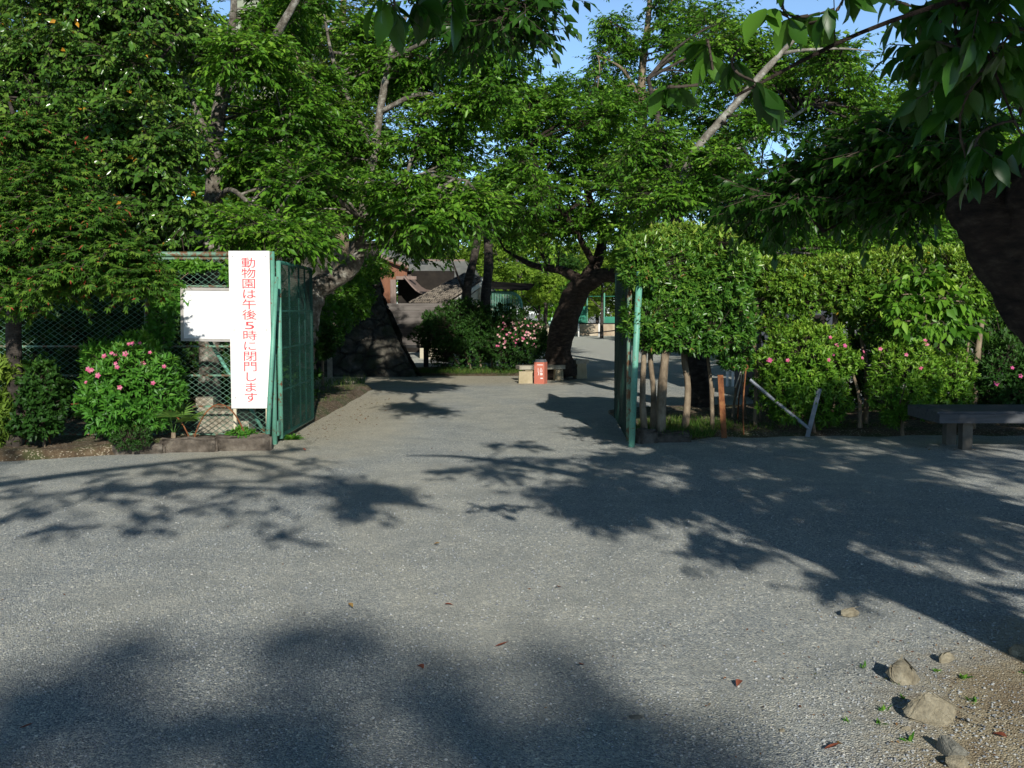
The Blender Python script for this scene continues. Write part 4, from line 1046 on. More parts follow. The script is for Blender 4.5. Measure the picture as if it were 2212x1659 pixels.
# near canopy overhead: a second cherry whose trunk stands just right of the viewer
def world_limb(pts, r):
    return np.array(pts, float), np.array(r, float)
L13 = [world_limb([(3.06, .95, -.05), (3.03, .98, .6), (2.98, 1.02, 1.4), (2.88, 1.12, 2.1), (2.70, 1.25, 2.8)], [.30, .25, .23, .22, .19]),
       world_limb([(2.72, 1.22, 2.75), (2.2, 1.7, 3.2), (1.5, 2.2, 3.5), (.8, 2.5, 3.7), (.2, 2.4, 3.8)], [.14, .10, .07, .045, .015]),
       world_limb([(2.70, 1.25, 2.8), (2.9, 1.9, 3.3), (3.1, 2.9, 3.4), (3.0, 4.0, 3.3)], [.14, .10, .065, .02]),
       world_limb([(2.75, 1.2, 2.7), (3.6, 1.3, 3.2), (4.6, 1.8, 3.5), (5.6, 2.4, 3.6)], [.10, .075, .05, .02]),
       world_limb([(2.70, 1.25, 2.8), (2.5, .4, 3.5), (2.1, -.6, 4.2)], [.10, .07, .03]),
       world_limb([(2.2, 1.7, 3.2), (1.9, 2.3, 2.75), (1.45, 2.7, 2.45), (.95, 2.85, 2.28), (.62, 2.9, 2.12)], [.012, .010, .008, .006, .004])]
tg = []
for px, py, h, r in ((1060, 1012, 3.7, .42), (1000, 1022, 3.7, .28), (1150, 985, 3.7, .45), (1240, 1010, 3.6, .5), (1110, 960, 3.9, .3), (1330, 985, 3.7, .5), (1320, 1045, 3.3, .42), (1420, 1010, 3.6, .55), (1450, 1070, 3.2, .45), (1540, 985, 3.8, .55), (1560, 1040, 3.3, .5), (1380, 1090, 3.1, .25), (1290, 1075, 3.2, .2),
                    (1650, 1000, 3.7, .6), (1640, 1070, 3.2, .5), (1760, 1030, 3.5, .6), (1780, 975, 3.9, .6), (1880, 1010, 3.7, .6), (1880, 1080, 3.3, .45), (2000, 990, 3.9, .6), (2010, 1060, 3.5, .5), (2120, 1000, 3.9, .6), (2150, 1080, 3.5, .5), (2230, 1030, 3.8, .6), (1700, 1120, 3.0, .4), (1840, 1150, 2.9, .4),
                    (1520, 1190, 2.8, .24), (1580, 1170, 2.8, .22), (1990, 1150, 3.1, .4), (2100, 1190, 3.0, .4), (1800, 1260, 2.7, .20), (1960, 1250, 2.7, .25), (2160, 1150, 3.2, .4), (2080, 1270, 2.7, .22), (1900, 950, 4.2, .6), (2080, 955, 4.2, .6), (1700, 955, 4.1, .55), (2200, 950, 4.3, .6), (1450, 960, 4.0, .5), (1500, 940, 4.3, .45), (1620, 938, 4.3, .5), (1760, 936, 4.4, .55), (1880, 932, 4.5, .6), (2010, 930, 4.5, .6), (2130, 930, 4.5, .6), (1560, 1000, 3.7, .45), (1720, 1050, 3.4, .5), (1820, 1000, 3.8, .5), (1950, 1040, 3.6, .5), (2070, 1100, 3.3, .4), (1640, 970, 4.0, .5)):
    tg.append((up_sun(G(px, py), h), np.array((r * 1.1, r * 1.2, r * .42)), 1.9 if px > 1250 and py < 1160 else 1.0))
for px, py, Y, r in ((1490, 185, 2.95, .07), (1540, 150, 2.95, .10), (1600, 105, 2.9, .11), (1660, 50, 2.85, .10), (1740, 10, 2.8, .12), (1800, -30, 2.75, .12), (2010, 90, 3.3, .10), (1990, 30, 3.3, .10), (2080, 110, 3.2, .18), (2100, 30, 3.0, .22), (2150, 150, 3.0, .2), (2190, 60, 2.8, .25), (2120, 220, 3.2, .18), (2190, 260, 3.0, .16)):
    tg.append((W(px, py, Y), np.array((r, r, r * .8)), .3 if px < 1860 else .55))
for px, py, Y, dz in ((2080, 100, 3.2, 1.6), (2150, 150, 3.0, 1.9), (2130, 250, 3.2, 1.7), (2190, 60, 2.9, 1.8), (2010, 80, 3.3, 1.6), (2200, 250, 3.0, 1.6), (1990, 20, 3.3, 1.7), (1740, 390, 7.6, 2.1), (1830, 380, 7.4, 2.3), (1920, 360, 7.0, 2.2), (2010, 360, 6.8, 2.2), (1900, 440, 7.2, 2.1), (2060, 300, 6.2, 2.2)):
    tg.append((W(px, py, Y) + TOSUN / TOSUN[2] * dz, np.array((.42, .42, .26)), 1.3))
for px in range(1660, 2300, 75):
    for py, dz in ((850, 3.9), (905, 3.8)): tg.append((W(px + R.normal(0, 15), py, 12.5) + TOSUN / TOSUN[2] * (dz + R.normal(0, .15)), np.array((.44, .40, .16)), 1.2))
for z in (.9, 1.5, 2.1, 2.5):
    for y_ in (3.0, 4.2): tg.append((np.array((3.25, 6.3, z)) + TOSUN / TOSUN[1] * -y_ + np.array((R.normal(0, .15), 0, .1)), np.array((.5, .45, .35))))
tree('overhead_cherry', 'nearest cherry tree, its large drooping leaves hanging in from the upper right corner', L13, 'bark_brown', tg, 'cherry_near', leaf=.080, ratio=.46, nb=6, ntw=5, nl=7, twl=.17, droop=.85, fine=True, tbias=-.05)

# cherry just left of the viewer: only its outer sprays and its shade reach the picture
L14 = [world_limb([(-5.2, -1.6, -.05), (-5.1, -1.5, 1.2), (-4.9, -1.2, 2.4), (-4.3, -.8, 3.3)], [.26, .2, .17, .13]), world_limb([(-4.3, -.8, 3.3), (-3.2, .2, 3.9), (-2.2, 1.0, 4.1), (-1.2, 1.9, 4.0), (-.7, 2.9, 3.2)], [.10, .08, .06, .03, .01]), world_limb([(-4.3, -.8, 3.3), (-4.4, .6, 4.0), (-4.2, 1.8, 4.3)], [.09, .06, .03]), world_limb([(-4.3, -.8, 3.3), (-3.2, -1.4, 4.2), (-2.0, -1.8, 4.7)], [.08, .05, .02])]
tg = []
for px, py, h, r in ((40, 1040, 4.2, .5), (150, 1030, 4.3, .5), (260, 1050, 4.2, .45), (170, 1085, 4.0, .35), (350, 1020, 4.4, .45), (420, 1055, 4.2, .35), (520, 1010, 4.4, .4), (600, 1030, 4.3, .35), (640, 995, 4.5, .35), (720, 1052, 4.1, .28), (560, 1075, 4.0, .25), (40, 1120, 4.0, .35), (200, 1142, 3.9, .25), (440, 1095, 3.9, .25), (610, 1140, 3.8, .2), (20, 995, 4.6, .5), (660, 968, 4.7, .3), (330, 1140, 3.9, .2)):
    tg.append((up_sun(G(px, py), h), np.array((r, r, r * .35)) * 1.15, .8))
for px, py, Y, r in ((835, -20, 2.9, .05), (870, -25, 3.0, .05), (910, -25, 3.0, .06), (950, -30, 3.0, .06), (985, -35, 3.1, .06)):
    tg.append((W(px, py, Y), np.array((r, r, r * .7)), .3))
for px, py, Y in ((835, -20, 2.9), (880, -25, 3.0), (930, -25, 3.0), (985, -35, 3.1)): tg.append((W(px, py, Y) + TOSUN / TOSUN[2] * 1.7, np.array((.30, .3, .25)), 1.5))
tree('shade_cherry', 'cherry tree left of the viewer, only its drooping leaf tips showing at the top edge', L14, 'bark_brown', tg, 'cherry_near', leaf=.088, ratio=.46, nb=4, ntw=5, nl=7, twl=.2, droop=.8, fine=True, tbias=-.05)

# dark spray hanging into the sky at top centre
L14b = [limb([(1010, -260, 8.6), (1050, -120, 8.2), (1080, -20, 7.9), (1110, 40, 7.8), (1130, 70, 7.8)], [.06, .05, .035, .02, .008])]
L14b[0] = (np.vstack([np.array([(-7.5, 7.2, -.05), (-7.3, 7.2, 2.5), (-6.0, 7.6, 5.2), (-3, 8.2, 6.2)]), L14b[0][0]]), np.concatenate([[.26, .2, .15, .10], L14b[0][1]]))
tree('arching_cherry', 'dark leafy cherry bough reaching in against the sky at top centre', L14b, 'bark_brown',
     pads_in([(1090, 20, 70, 40, 7.8, .6, 5, .3), (1010, -10, 60, 40, 8, .6, 4, .3), (1140, 60, 25, 20, 7.8, .2, 2, .16), (980, 50, 60, 30, 8.2, .6, 3, .26)], flat=.6), 'cherry_near', leaf=.08, nb=5, ntw=6, nl=7, twl=.24, droop=.6, tbias=-.2)

# tall tree well behind the viewer: throws the soft shade on the lower foreground
L15 = [world_limb([(1.2, -22.8, -.05), (1.3, -22.6, 4), (1.6, -22.3, 7), (1.9, -22, 9.5), (2.2, -21.6, 11.6)], [.5, .42, .33, .24, .08]), world_limb([(1.5, -22.3, 7), (0, -21.6, 9.4), (-1.4, -21.2, 10.8)], [.2, .13, .04]), world_limb([(1.8, -22, 8.4), (3.6, -21.6, 9.8), (4.8, -21.2, 10.6)], [.18, .11, .04])]
tg = []
for px, py, h, r in ((60, 1500, 7.8, .36), (180, 1455, 7.6, .32), (320, 1400, 7.5, .24), (60, 1610, 7.2, .4), (230, 1545, 7.2, .3), (170, 1650, 7.0, .4), (600, 1520, 7.4, .28), (690, 1420, 7.7, .22), (770, 1365, 7.8, .2), (790, 1460, 7.5, .28), (640, 1610, 7.1, .36), (880, 1550, 7.2, .34), (980, 1440, 7.6, .16), (1060, 1560, 7.3, .3), (1230, 1415, 7.6, .14), (1300, 1520, 7.3, .26), (1200, 1630, 7.0, .4), (1450, 1620, 7.0, .3), (1540, 1670, 6.8, .3), (450, 1670, 6.9, .36), (800, 1670, 6.8, .4), (1050, 1675, 6.8, .45), (1350, 1685, 6.7, .45)):
    tg.append((up_sun(G(px, py), h * 1.5), np.array((r, r, r * .5)) * 1.15, .9 if py > 1560 else .6))
tree('tall_cherry', 'tall tree standing behind the viewer, shading the lower foreground', L15, 'bark', tg, 'cherry', leaf=.12, nb=6, ntw=7, nl=7, twl=.3)
# ------------------------------------------------------------------ shrubs and hedges
def P3(px, py, Y): return W(px, py, Y)
def sc_(Y): return Y / 2212.0

def stems_at(lst, Yb):
    out = []
    for q in lst:
        pts = [W(x, y, Y) for x, y, Y in q[0]]; pts[0][2] = -.02
        out.append((np.array(pts), q[1]))
    return out

# boxy hedge clump beside the gate
Yh = 12.35
hs = stems_at([([(1395, 945, 12.05), (1388, 860, 12.05), (1392, 760, 12.1), (1400, 680, 12.2)], [.045, .036, .034, .025]), ([(1428, 945, 12.1), (1430, 850, 12.1), (1438, 755, 12.1), (1450, 650, 12.2)], [.065, .055, .05, .03]),
               ([(1410, 945, 12.25), (1412, 850, 12.25), (1405, 760, 12.2), (1420, 640, 12.2)], [.045, .035, .03, .02]), ([(1478, 925, 12.7), (1486, 840, 12.7), (1478, 760, 12.7), (1490, 650, 12.6)], [.05, .042, .038, .03]),
               ([(1540, 900, 12.9), (1536, 830, 12.9), (1528, 760, 12.9), (1535, 680, 12.8)], [.03, .025, .02, .015])], Yh)
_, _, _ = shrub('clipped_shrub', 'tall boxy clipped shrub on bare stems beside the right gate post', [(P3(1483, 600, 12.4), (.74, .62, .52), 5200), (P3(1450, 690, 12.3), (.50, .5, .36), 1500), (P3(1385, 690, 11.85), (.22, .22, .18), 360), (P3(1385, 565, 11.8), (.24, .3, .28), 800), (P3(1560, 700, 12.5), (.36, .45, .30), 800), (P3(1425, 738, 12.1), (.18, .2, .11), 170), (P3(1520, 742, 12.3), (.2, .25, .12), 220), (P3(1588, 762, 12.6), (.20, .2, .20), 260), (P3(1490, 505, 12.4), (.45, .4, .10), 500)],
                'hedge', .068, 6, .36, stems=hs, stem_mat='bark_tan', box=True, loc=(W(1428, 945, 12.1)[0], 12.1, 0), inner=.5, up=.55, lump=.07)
# long hedge further right
hs = stems_at([([(1632, 880, 13.2), (1634, 800, 13.2), (1628, 720, 13.2), (1640, 640, 13.2)], [.03, .028, .025, .015]), ([(2098, 935, 12.9), (2106, 850, 12.9), (2112, 760, 12.9), (2122, 690, 12.9)], [.05, .042, .04, .03]),
               ([(2080, 930, 13), (2084, 830, 13), (2092, 740, 13)], [.02, .018, .012]), ([(1800, 870, 13.3), (1796, 780, 13.3), (1805, 680, 13.3), (1790, 620, 13.3)], [.04, .036, .034, .02]), ([(1870, 900, 13.4), (1872, 800, 13.4), (1860, 720, 13.4), (1868, 660, 13.4)], [.035, .03, .026, .02])], 13)
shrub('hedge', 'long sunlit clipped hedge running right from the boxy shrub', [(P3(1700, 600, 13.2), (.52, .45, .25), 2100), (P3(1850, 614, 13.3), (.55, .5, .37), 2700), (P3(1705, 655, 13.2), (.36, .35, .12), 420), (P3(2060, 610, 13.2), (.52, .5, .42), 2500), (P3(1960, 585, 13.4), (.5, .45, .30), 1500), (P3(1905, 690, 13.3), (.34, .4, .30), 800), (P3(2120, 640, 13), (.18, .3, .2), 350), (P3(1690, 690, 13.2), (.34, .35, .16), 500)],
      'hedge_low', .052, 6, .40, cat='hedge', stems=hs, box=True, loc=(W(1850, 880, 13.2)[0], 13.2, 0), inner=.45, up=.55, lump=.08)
# broad-leaved sapling in the hedge
L = [limb([(2010, 900, 12.75), (2008, 780, 12.7), (2000, 680, 12.6), (1990, 600, 12.6)], [.018, .016, .012, .006]), limb([(2004, 730, 12.65), (2050, 660, 12.5), (2080, 610, 12.5)], [.01, .008, .004])]
tree('broadleaf_sapling', 'broad-leaved sapling growing up through the hedge left of the burled trunk', L, 'bark_tan', pads_in([(1990, 610, 60, 50, 12.65, .15, 6, .22), (2040, 670, 60, 45, 12.6, .15, 6, .2), (1975, 690, 40, 40, 12.6, .15, 3, .18)], flat=.8),
     'cherry', cat='sapling', leaf=.115, ratio=.5, nb=5, ntw=4, nl=5, twl=.16, droop=.7, tbias=.2)

def azalea(label, blobs, mat, leaf, k, nf, cols, stems=None, loc=None, seg=lambda p: True, **kw):
    root, P, A = shrub('azalea_bush', label, blobs, mat, leaf, k, cat='azalea', stems=stems, loc=loc, **kw)
    c = np.mean([np.asarray(b[0], float) for b in blobs], 0)
    ok = [i for i in range(len(P)) if seg(P[i]) and (A[i][1] < .1) and np.linalg.norm((P[i] - c) * (1, 1, 1)) > 0]
    ok = sorted(ok, key=lambda i: P[i][1])[:max(nf * 3, len(ok) // 2)]
    pick = R.permutation(ok)[:nf] if len(ok) else []
    add_flowers(root, [(P[i] + nrm(A[i] + np.array((0, -1.0, .35))) * .075, A[i] + np.array((0, -1.0, .25))) for i in pick], sum([FL[c_] for c_ in cols], []))
    return root
def inpx(P, x0, x1, y0, y1):
    y = P[1]; s = (P[0]) / y; v = (P[2] - CAMZ) / y
    px = CX + s * FPX; py = 675 - v * FPX
    return x0 < px < x1 and y0 < py < y1
azalea('rounded azalea dotted with pink flowers in front of the fence, left of the white signs', [(P3(285, 825, 11.2), (.54, .5, .52), 1900), (P3(240, 870, 11.1), (.33, .4, .32), 500)], 'azalea', .075, 6, 24, ['pink'], loc=(W(285, 930, 11.2)[0], 11.2, 0),
       stems=stems_at([([(290, 940, 11.2), (285, 860, 11.2)], [.03, .02]), ([(270, 940, 11.2), (255, 870, 11.1)], [.02, .012])], 11), seg=lambda p: inpx(p, 190, 400, 735, 840))
azalea('bright lime green azalea mound behind the two grey metal stakes', [(P3(1742, 785, 12.75), (.62, .45, .50), 2000), (P3(1705, 845, 12.8), (.38, .4, .40), 650), (P3(1785, 865, 12.8), (.30, .35, .32), 400)], 'azalea_bright', .062, 6, 10, ['pink', 'magenta'], loc=(W(1750, 900, 12.7)[0], 12.7, 0),
       stems=stems_at([([(1760, 930, 12.7), (1750, 850, 12.7)], [.025, .015]), ([(1858, 930, 12.8), (1856, 860, 12.8), (1840, 800, 12.8)], [.03, .025, .015])], 12.7), seg=lambda p: inpx(p, 1640, 1860, 690, 790))
azalea('half-shaded azalea mound left of the wooden bench', [(P3(1955, 822, 12.6), (.45, .42, .50), 1500), (P3(2045, 825, 12.9), (.34, .4, .42), 800), (P3(1930, 890, 12.4), (.16, .2, .14), 160)], 'azalea_bright', .06, 6, 5, ['pink'], loc=(W(1950, 905, 12.6)[0], 12.6, 0),
       stems=stems_at([([(1950, 930, 12.6), (1945, 860, 12.6)], [.025, .015])], 12.6), seg=lambda p: inpx(p, 1860, 2060, 730, 800))
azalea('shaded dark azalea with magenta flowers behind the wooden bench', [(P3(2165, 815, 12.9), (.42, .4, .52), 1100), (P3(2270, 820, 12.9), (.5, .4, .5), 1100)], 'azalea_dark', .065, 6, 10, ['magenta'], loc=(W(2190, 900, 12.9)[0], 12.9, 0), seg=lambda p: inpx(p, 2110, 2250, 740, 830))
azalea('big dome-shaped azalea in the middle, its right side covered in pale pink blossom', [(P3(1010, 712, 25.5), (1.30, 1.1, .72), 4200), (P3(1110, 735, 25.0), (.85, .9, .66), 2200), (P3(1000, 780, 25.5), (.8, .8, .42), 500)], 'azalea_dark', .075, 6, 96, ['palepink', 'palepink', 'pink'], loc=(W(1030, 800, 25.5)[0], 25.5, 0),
       stems=stems_at([([(1000 + 22 * i, 808, 25.2), (985 + 26 * i, 780, 25.2), (965 + 34 * i, 740, 25.3)], [.035, .03, .015]) for i in range(6)], 25.3), seg=lambda p: inpx(p, 1075, 1165, 660, 750) and p[1] < 25.4)
# the rest of the left bed
shrub('dark_shrub', 'dark green rounded-leaf shrub between the maple trunk and the flowering azalea', [(P3(88, 860, 11.0), (.27, .3, .42), 700), (P3(75, 900, 10.9), (.26, .3, .26), 300)], 'azalea_dark', .062, 5, .56, loc=(W(95, 950, 11)[0], 11, 0), stems=stems_at([([(95, 960, 11), (92, 860, 11)], [.02, .012])], 11))
shrub('variegated_shrub', 'yellowish drooping-leaved shrub cut by the left edge', [(P3(8, 800, 10.9), (.17, .25, .14), 160), (P3(5, 900, 10.9), (.2, .25, .32), 330)], 'fine', .10, 6, .24, loc=(W(5, 960, 10.9)[0], 10.9, 0), open_=1.3, up=-.1)
shrub('ground_cover', 'low dark ground-cover tuft on the kerb below the flowering azalea', [(P3(283, 945, 10.85), (.22, .18, .13), 420)], 'azalea_dark', .03, 6, .3, cat='ground cover', loc=(W(283, 970, 10.85)[0], 10.85, 0))
shrub('weed_clump', 'small weedy plant with lobed leaves at the foot of the long sign', [(P3(520, 937, 11.3), (.16, .1, .06), 120)], 'azalea', .05, 5, .4, cat='weed', loc=(W(520, 945, 11.3)[0], 11.3, 0))
shrub('vine', 'leafy vine climbing the fence mesh left of the framed notice', [(P3(365, 640, 11.72), (.22, .06, .24), 170), (P3(345, 700, 11.72), (.16, .05, .3), 120), (P3(420, 575, 11.72), (.3, .05, .06), 90), (P3(500, 590, 11.7), (.12, .04, .10), 40)], 'azalea', .065, 4, .6, cat='vine', loc=(W(365, 900, 11.72)[0], 11.72, 0), stems=[(np.array([W(350, 945, 11.75) * (1, 1, 0), W(352, 800, 11.72), W(365, 640, 11.72), W(430, 570, 11.72)]), [.01, .008, .006, .003])], open_=1.2, twigs=False)
# young fan palm
def palm():
    b = W(375, 945, 11.15); b[2] = .04
    t = thing('palm_seedling', 'young fan palm between two wire hoops, in front of the fence', 'palm', b)
    part('trunk', MB().tube([b - Z * .05, b + Z * .10, b + Z * .17], [.03, .028, .022], 8, .08), 'bark_tan', t, True)
    for k in range(7):
        a = k * 2 * PI / 7 + .4; el = R.uniform(.5, 1.25); d = np.array((math.cos(a) * math.cos(el), math.sin(a) * math.cos(el), math.sin(el)))
        e = b + Z * .16 + d * R.uniform(.18, .30); mb = twig_mesh('frond', np.array([b + Z * .15]), np.array([e]), .005, .004, _origin(t))
        n = 13; an = np.linspace(-1.25, 1.25, n); s = nrm(np.cross(d, Z)); u = np.cross(s, d)
        D = nrm(np.cos(an)[:, None] * d + np.sin(an)[:, None] * s - Z * .12)
        V, F, q = leaf_geo_fine(np.repeat(e[None] - _origin(t)[None], n, 0), D, np.repeat(nrm(u + Z * .2)[None], n, 0), np.full(n, .22) * R.uniform(.85, 1.1, n), np.full(n, .022), .2, .2)
        me = fast_mesh('frond', V, F, {'tint': np.repeat(R.random(n), q)}); part('frond', me, 'palm', t)
        part('leaf_stalk', mb, 'palm', t)
palm()
# dark understorey that closes off the view behind the fence
for x, y, Y, r, n, lab in ((60, 700, 13.2, (.9, .5, 1.0), 1300, 'dark evergreen shrub behind the maple trunk'), (200, 690, 13.4, (.9, .5, .9), 1200, 'dark evergreen shrub behind the fence right of the maple trunk'), (330, 760, 15.5, (1.0, .7, .9), 1300, 'dark evergreen shrub behind the fence, left of the framed notice'), (560, 760, 16, (.9, .7, 1.0), 1200, 'dark evergreen shrub behind the fence mesh and the tall sign'), (180, 830, 14.2, (.8, .6, .6), 900, 'dark low shrub in the gloom behind the flowering azalea'), (-120, 760, 14, (1.0, .7, 1.1), 1200, 'dark evergreen shrub in the gloom at the far left edge')):
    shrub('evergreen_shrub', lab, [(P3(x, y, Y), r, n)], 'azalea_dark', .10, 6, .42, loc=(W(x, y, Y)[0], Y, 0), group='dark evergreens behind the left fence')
for x, y, Y, r, n, lab in ((1760, 800, 15.2, (.9, .5, .75), 900, 'added dark shrub in shade behind the lime green azalea'), (1960, 800, 15.4, (1.0, .5, .8), 1000, 'added dark shrub in shade behind the half-shaded azalea'), (2180, 790, 15.4, (1.0, .5, .9), 1000, 'added dark shrub in shade behind the burled trunk')):  # shrubs added to put dark where lit ground showed behind the hedge
    shrub('evergreen_shrub', lab, [(P3(x, y, Y), r, n)], 'azalea_dark', .09, 6, .42, loc=(W(x, y, Y)[0], Y, 0), group='dark evergreens added behind the long hedge')
shrub('topiary_shrub', 'dark rounded topiary beside the left gate leaf, behind the small concrete post', [(P3(697, 735, 20), (.36, .36, .36), 900)], 'azalea_dark', .06, 6, .36, loc=(W(697, 800, 20)[0], 20, 0), stems=[(np.array([W(697, 830, 20) * (1, 1, 0), W(697, 740, 20)]), [.03, .025])])
shrub('round_bush', 'small round clipped light green bush right of the big azalea', [(P3(1165, 737, 40), (.42, .42, .40), 900)], 'azalea_bright', .07, 6, .36, loc=(W(1165, 757, 40)[0], 40, 0))
shrub('wall_creeper', 'leafy creeper hanging down the dark stone wall', [(P3(765, 640, 23.6), (.45, .3, .55), 700), (P3(720, 690, 22.6), (.4, .4, .5), 500), (P3(790, 580, 24.5), (.6, .5, .3), 500)], 'cherry', .085, 5, .42, cat='creeper', loc=(W(760, 800, 23)[0], 23, 0), open_=1.2, twigs=False)
# weeds on the earth patch, grass tuft at the gate leaf
def tuft_mesh(n, h, seed):
    r = np.random.default_rng(seed); d = r.normal(0, .7, (n, 3)); d[:, 2] = np.abs(d[:, 2]) + .5; d = nrm(d)
    V, F, q = leaf_geo_fine(r.normal(0, .01, (n, 3)) * (1, 1, 0), d, nrm(Z + r.normal(0, .3, (n, 3))), h * r.uniform(.6, 1.2, n), h * r.uniform(.2, .35, n), .3, .1)
    me = fast_mesh('weed', V, F, {'tint': np.repeat(r.random(n), q)}); me.materials.append(M['azalea']); return me
tm = [tuft_mesh(9, .045, s) for s in range(4)]
for i, (px, py, s, lab) in enumerate(((2080, 1468, 1.0, 'green weed on the bare earth right of the pointed rock'), (2098, 1517, 1.2, 'green weed on the bare earth right of the biggest rock'), (1862, 1443, .9, 'weed sprig in the gravel left of the pointed rock'), (1940, 1478, .9, 'weed tucked under the front of the pointed rock'), (2022, 1452, .7, 'weed between the pointed rock and the small one'), (1950, 1510, .8, 'reddish-edged weed left of the biggest rock'),
                                     (1906, 1535, 1.0, 'weed in the gravel well left of the biggest rock'), (1960, 1600, 1.1, 'weed below the small pale pebble rock'), (1900, 1565, .8, 'tiny weed left of the pale pebble rock'), (2215, 1455, .9, 'weed at the right edge under the tan rock'), (1832, 1560, .8, 'lone weed furthest left in the gravel'))):
    q = G(px, py); o = bpy.data.objects.new('weed', tm[i % 4]); COL.objects.link(o); o.location = tuple(q); o.scale = (s * .75,) * 3; o.rotation_euler = (0, 0, i * 1.3)
    o['label'] = lab; o['category'] = 'weed'; o['group'] = 'small weeds around the rocks'
tb = [tuft_mesh(46, .17, 40)]
q = G(631, 951); o = bpy.data.objects.new('grass_tuft', tb[0]); COL.objects.link(o); o.location = tuple(q); o.scale = (.9, .7, .6); o['label'] = 'bright grass tuft at the foot of the left gate leaf'; o['category'] = 'grass tuft'
# fallen leaves
def fallen(seed, mat):
    r = np.random.default_rng(seed)
    V, F, q = leaf_geo_fine(np.zeros((1, 3)), np.array([(1.0, 0, .05)]), np.array([(0, .1, 1.0)]), np.array([.06]), np.array([.026]), float(r.uniform(-.5, .2)), float(r.uniform(.1, .5)))
    me = fast_mesh('fallen_leaf', V, F, None, True); me.materials.append(M[mat]); return me
fm = [fallen(1, 'dry_leaf'), fallen(2, 'red_leaf'), fallen(3, 'dry_leaf'), fallen(4, 'red_leaf')]
for i, (px, py, k, lab) in enumerate(((937, 1179, 0, 'pale dry leaf on the sunlit gravel in the middle'), (762, 1317, 0, 'yellowish dry leaf on the gravel left of centre'), (1212, 1272, 1, 'dark curled leaf on the gravel below the shadow tip'), (1068, 1402, 1, 'reddish leaf at the edge of the lower soft shadow'), (915, 1450, 3, 'red leaf in the soft shadow, lower centre'), (1262, 1440, 1, 'brown leaf right of the lower soft shadow'),
                                     (960, 1310, 3, 'small brown leaf on the lit gravel'), (2175, 1600, 3, 'red leaf on the bare earth at the lower right'), (1815, 1612, 2, 'leaf lying between gravel and weeds, lower right'), (1780, 1625, 1, 'orange-brown leaf low on the gravel, lower right'), (660, 975, 1, 'brown twig-like leaf near the left gate post'), (1600, 1475, 3, 'small reddish leaf on gravel, right of centre'), (40, 1580, 1, 'dark leaf in the shade at the lower left corner'))):
    q = G(px, py); o = bpy.data.objects.new('fallen_leaf', fm[k]); COL.objects.link(o); o.location = (float(q[0]), float(q[1]), .012); o.rotation_euler = (0, 0, i * 2.1); o.scale = (float(R.uniform(.7, 1.2)),) * 3
    o['label'] = lab; o['category'] = 'leaf'; o['group'] = 'fallen leaves on the gravel'
# ------------------------------------------------------------------ bench, bin and buildings beyond the gate
b = G(1168, 829); Yb = b[1]; w = .27
t = thing('waste_bin', 'salmon red square waste bin with white markings in front of the curved trunk', 'bin', b)
hb = W(1168, 782, Yb)[2]
body = MB(); a0 = math.radians(-18)
body.box(b + Z * hb / 2, (.225, .225, hb), a0); part('body', body, 'bin', t)
part('lid', MB().box(b + Z * (hb + .03), (.215, .215, .055), a0, taper=.82), 'bin_top', t)
nv = np.array((math.sin(a0), -math.cos(a0), 0)); tv_ = np.array((math.cos(a0), math.sin(a0), 0))
mk = MB()
def mark(u, z, su, sz): 
    mk.box(b + nv * .1145 + tv_ * u + Z * z, (su, .002, sz), a0)
mark(.02, hb * .88, .13, .014); mark(.055, hb * .27, .055, .022)
for u, z, su, sz in ((-.035, .64, .01, .09), (-.02, .50, .012, .06), (-.03, .42, .02, .012), (.03, .72, .03, .012), (.03, .66, .05, .01), (.012, .60, .012, .05), (.05, .60, .012, .05), (.03, .56, .045, .010), (.03, .50, .05, .012), (.018, .455, .014, .035), (.05, .46, .03, .03), (.03, .42, .05, .010)):
    mark(u + .01, hb * z, su, sz)
part('markings', mk, 'white', t)

def slab_bench(label, p0, p1, wd, th, zt_, legs, group):
    p0 = np.asarray(p0); p1 = np.asarray(p1); c = (p0 + p1) / 2; L_ = np.linalg.norm(p1 - p0); rz = math.atan2(p1[1] - p0[1], p1[0] - p0[0])
    t = thing('stone_bench', label, 'bench', (c[0], c[1], 0), group)
    part('seat', MB().box((c[0], c[1], zt_ - th / 2), (L_, wd, th), rz), 'concrete', t)
    for f_, mt in legs:
        q = p0 * (1 - f_) + p1 * f_; part('leg', MB().box((q[0], q[1], (zt_ - th) / 2 - .01), (.20, wd * .82, zt_ - th + .02), rz, taper=.86), mt, t)
p = G(1118, 822); q = G(1212, 818)
slab_bench('low stone bench reaching left from behind the red bin', (p[0], 22.75, 0), (q[0] + .02, 23.0, 0), .34, .085, .345, ((.22, 'concrete_tan'), (.88, 'concrete_tan')), 'stone benches around the curved trunk')
p = W(1228, 790, 24.0); q = W(1258, 790, 23.5)
slab_bench('low stone bench showing right of the curved trunk', (p[0] - .1, 24.2, 0), (q[0], 23.4, 0), .34, .085, .44, ((.2, 'concrete_tan'), (.86, 'concrete_tan')), 'stone benches around the curved trunk')
q = G(1135, 828); single('stone_block', MB().box((q[0], q[1], .125), (.30, .2, .27), .05, taper=.94), 'concrete_tan', 'sunlit tan stone block standing left of the red bin', 'block', (q[0], q[1], 0))

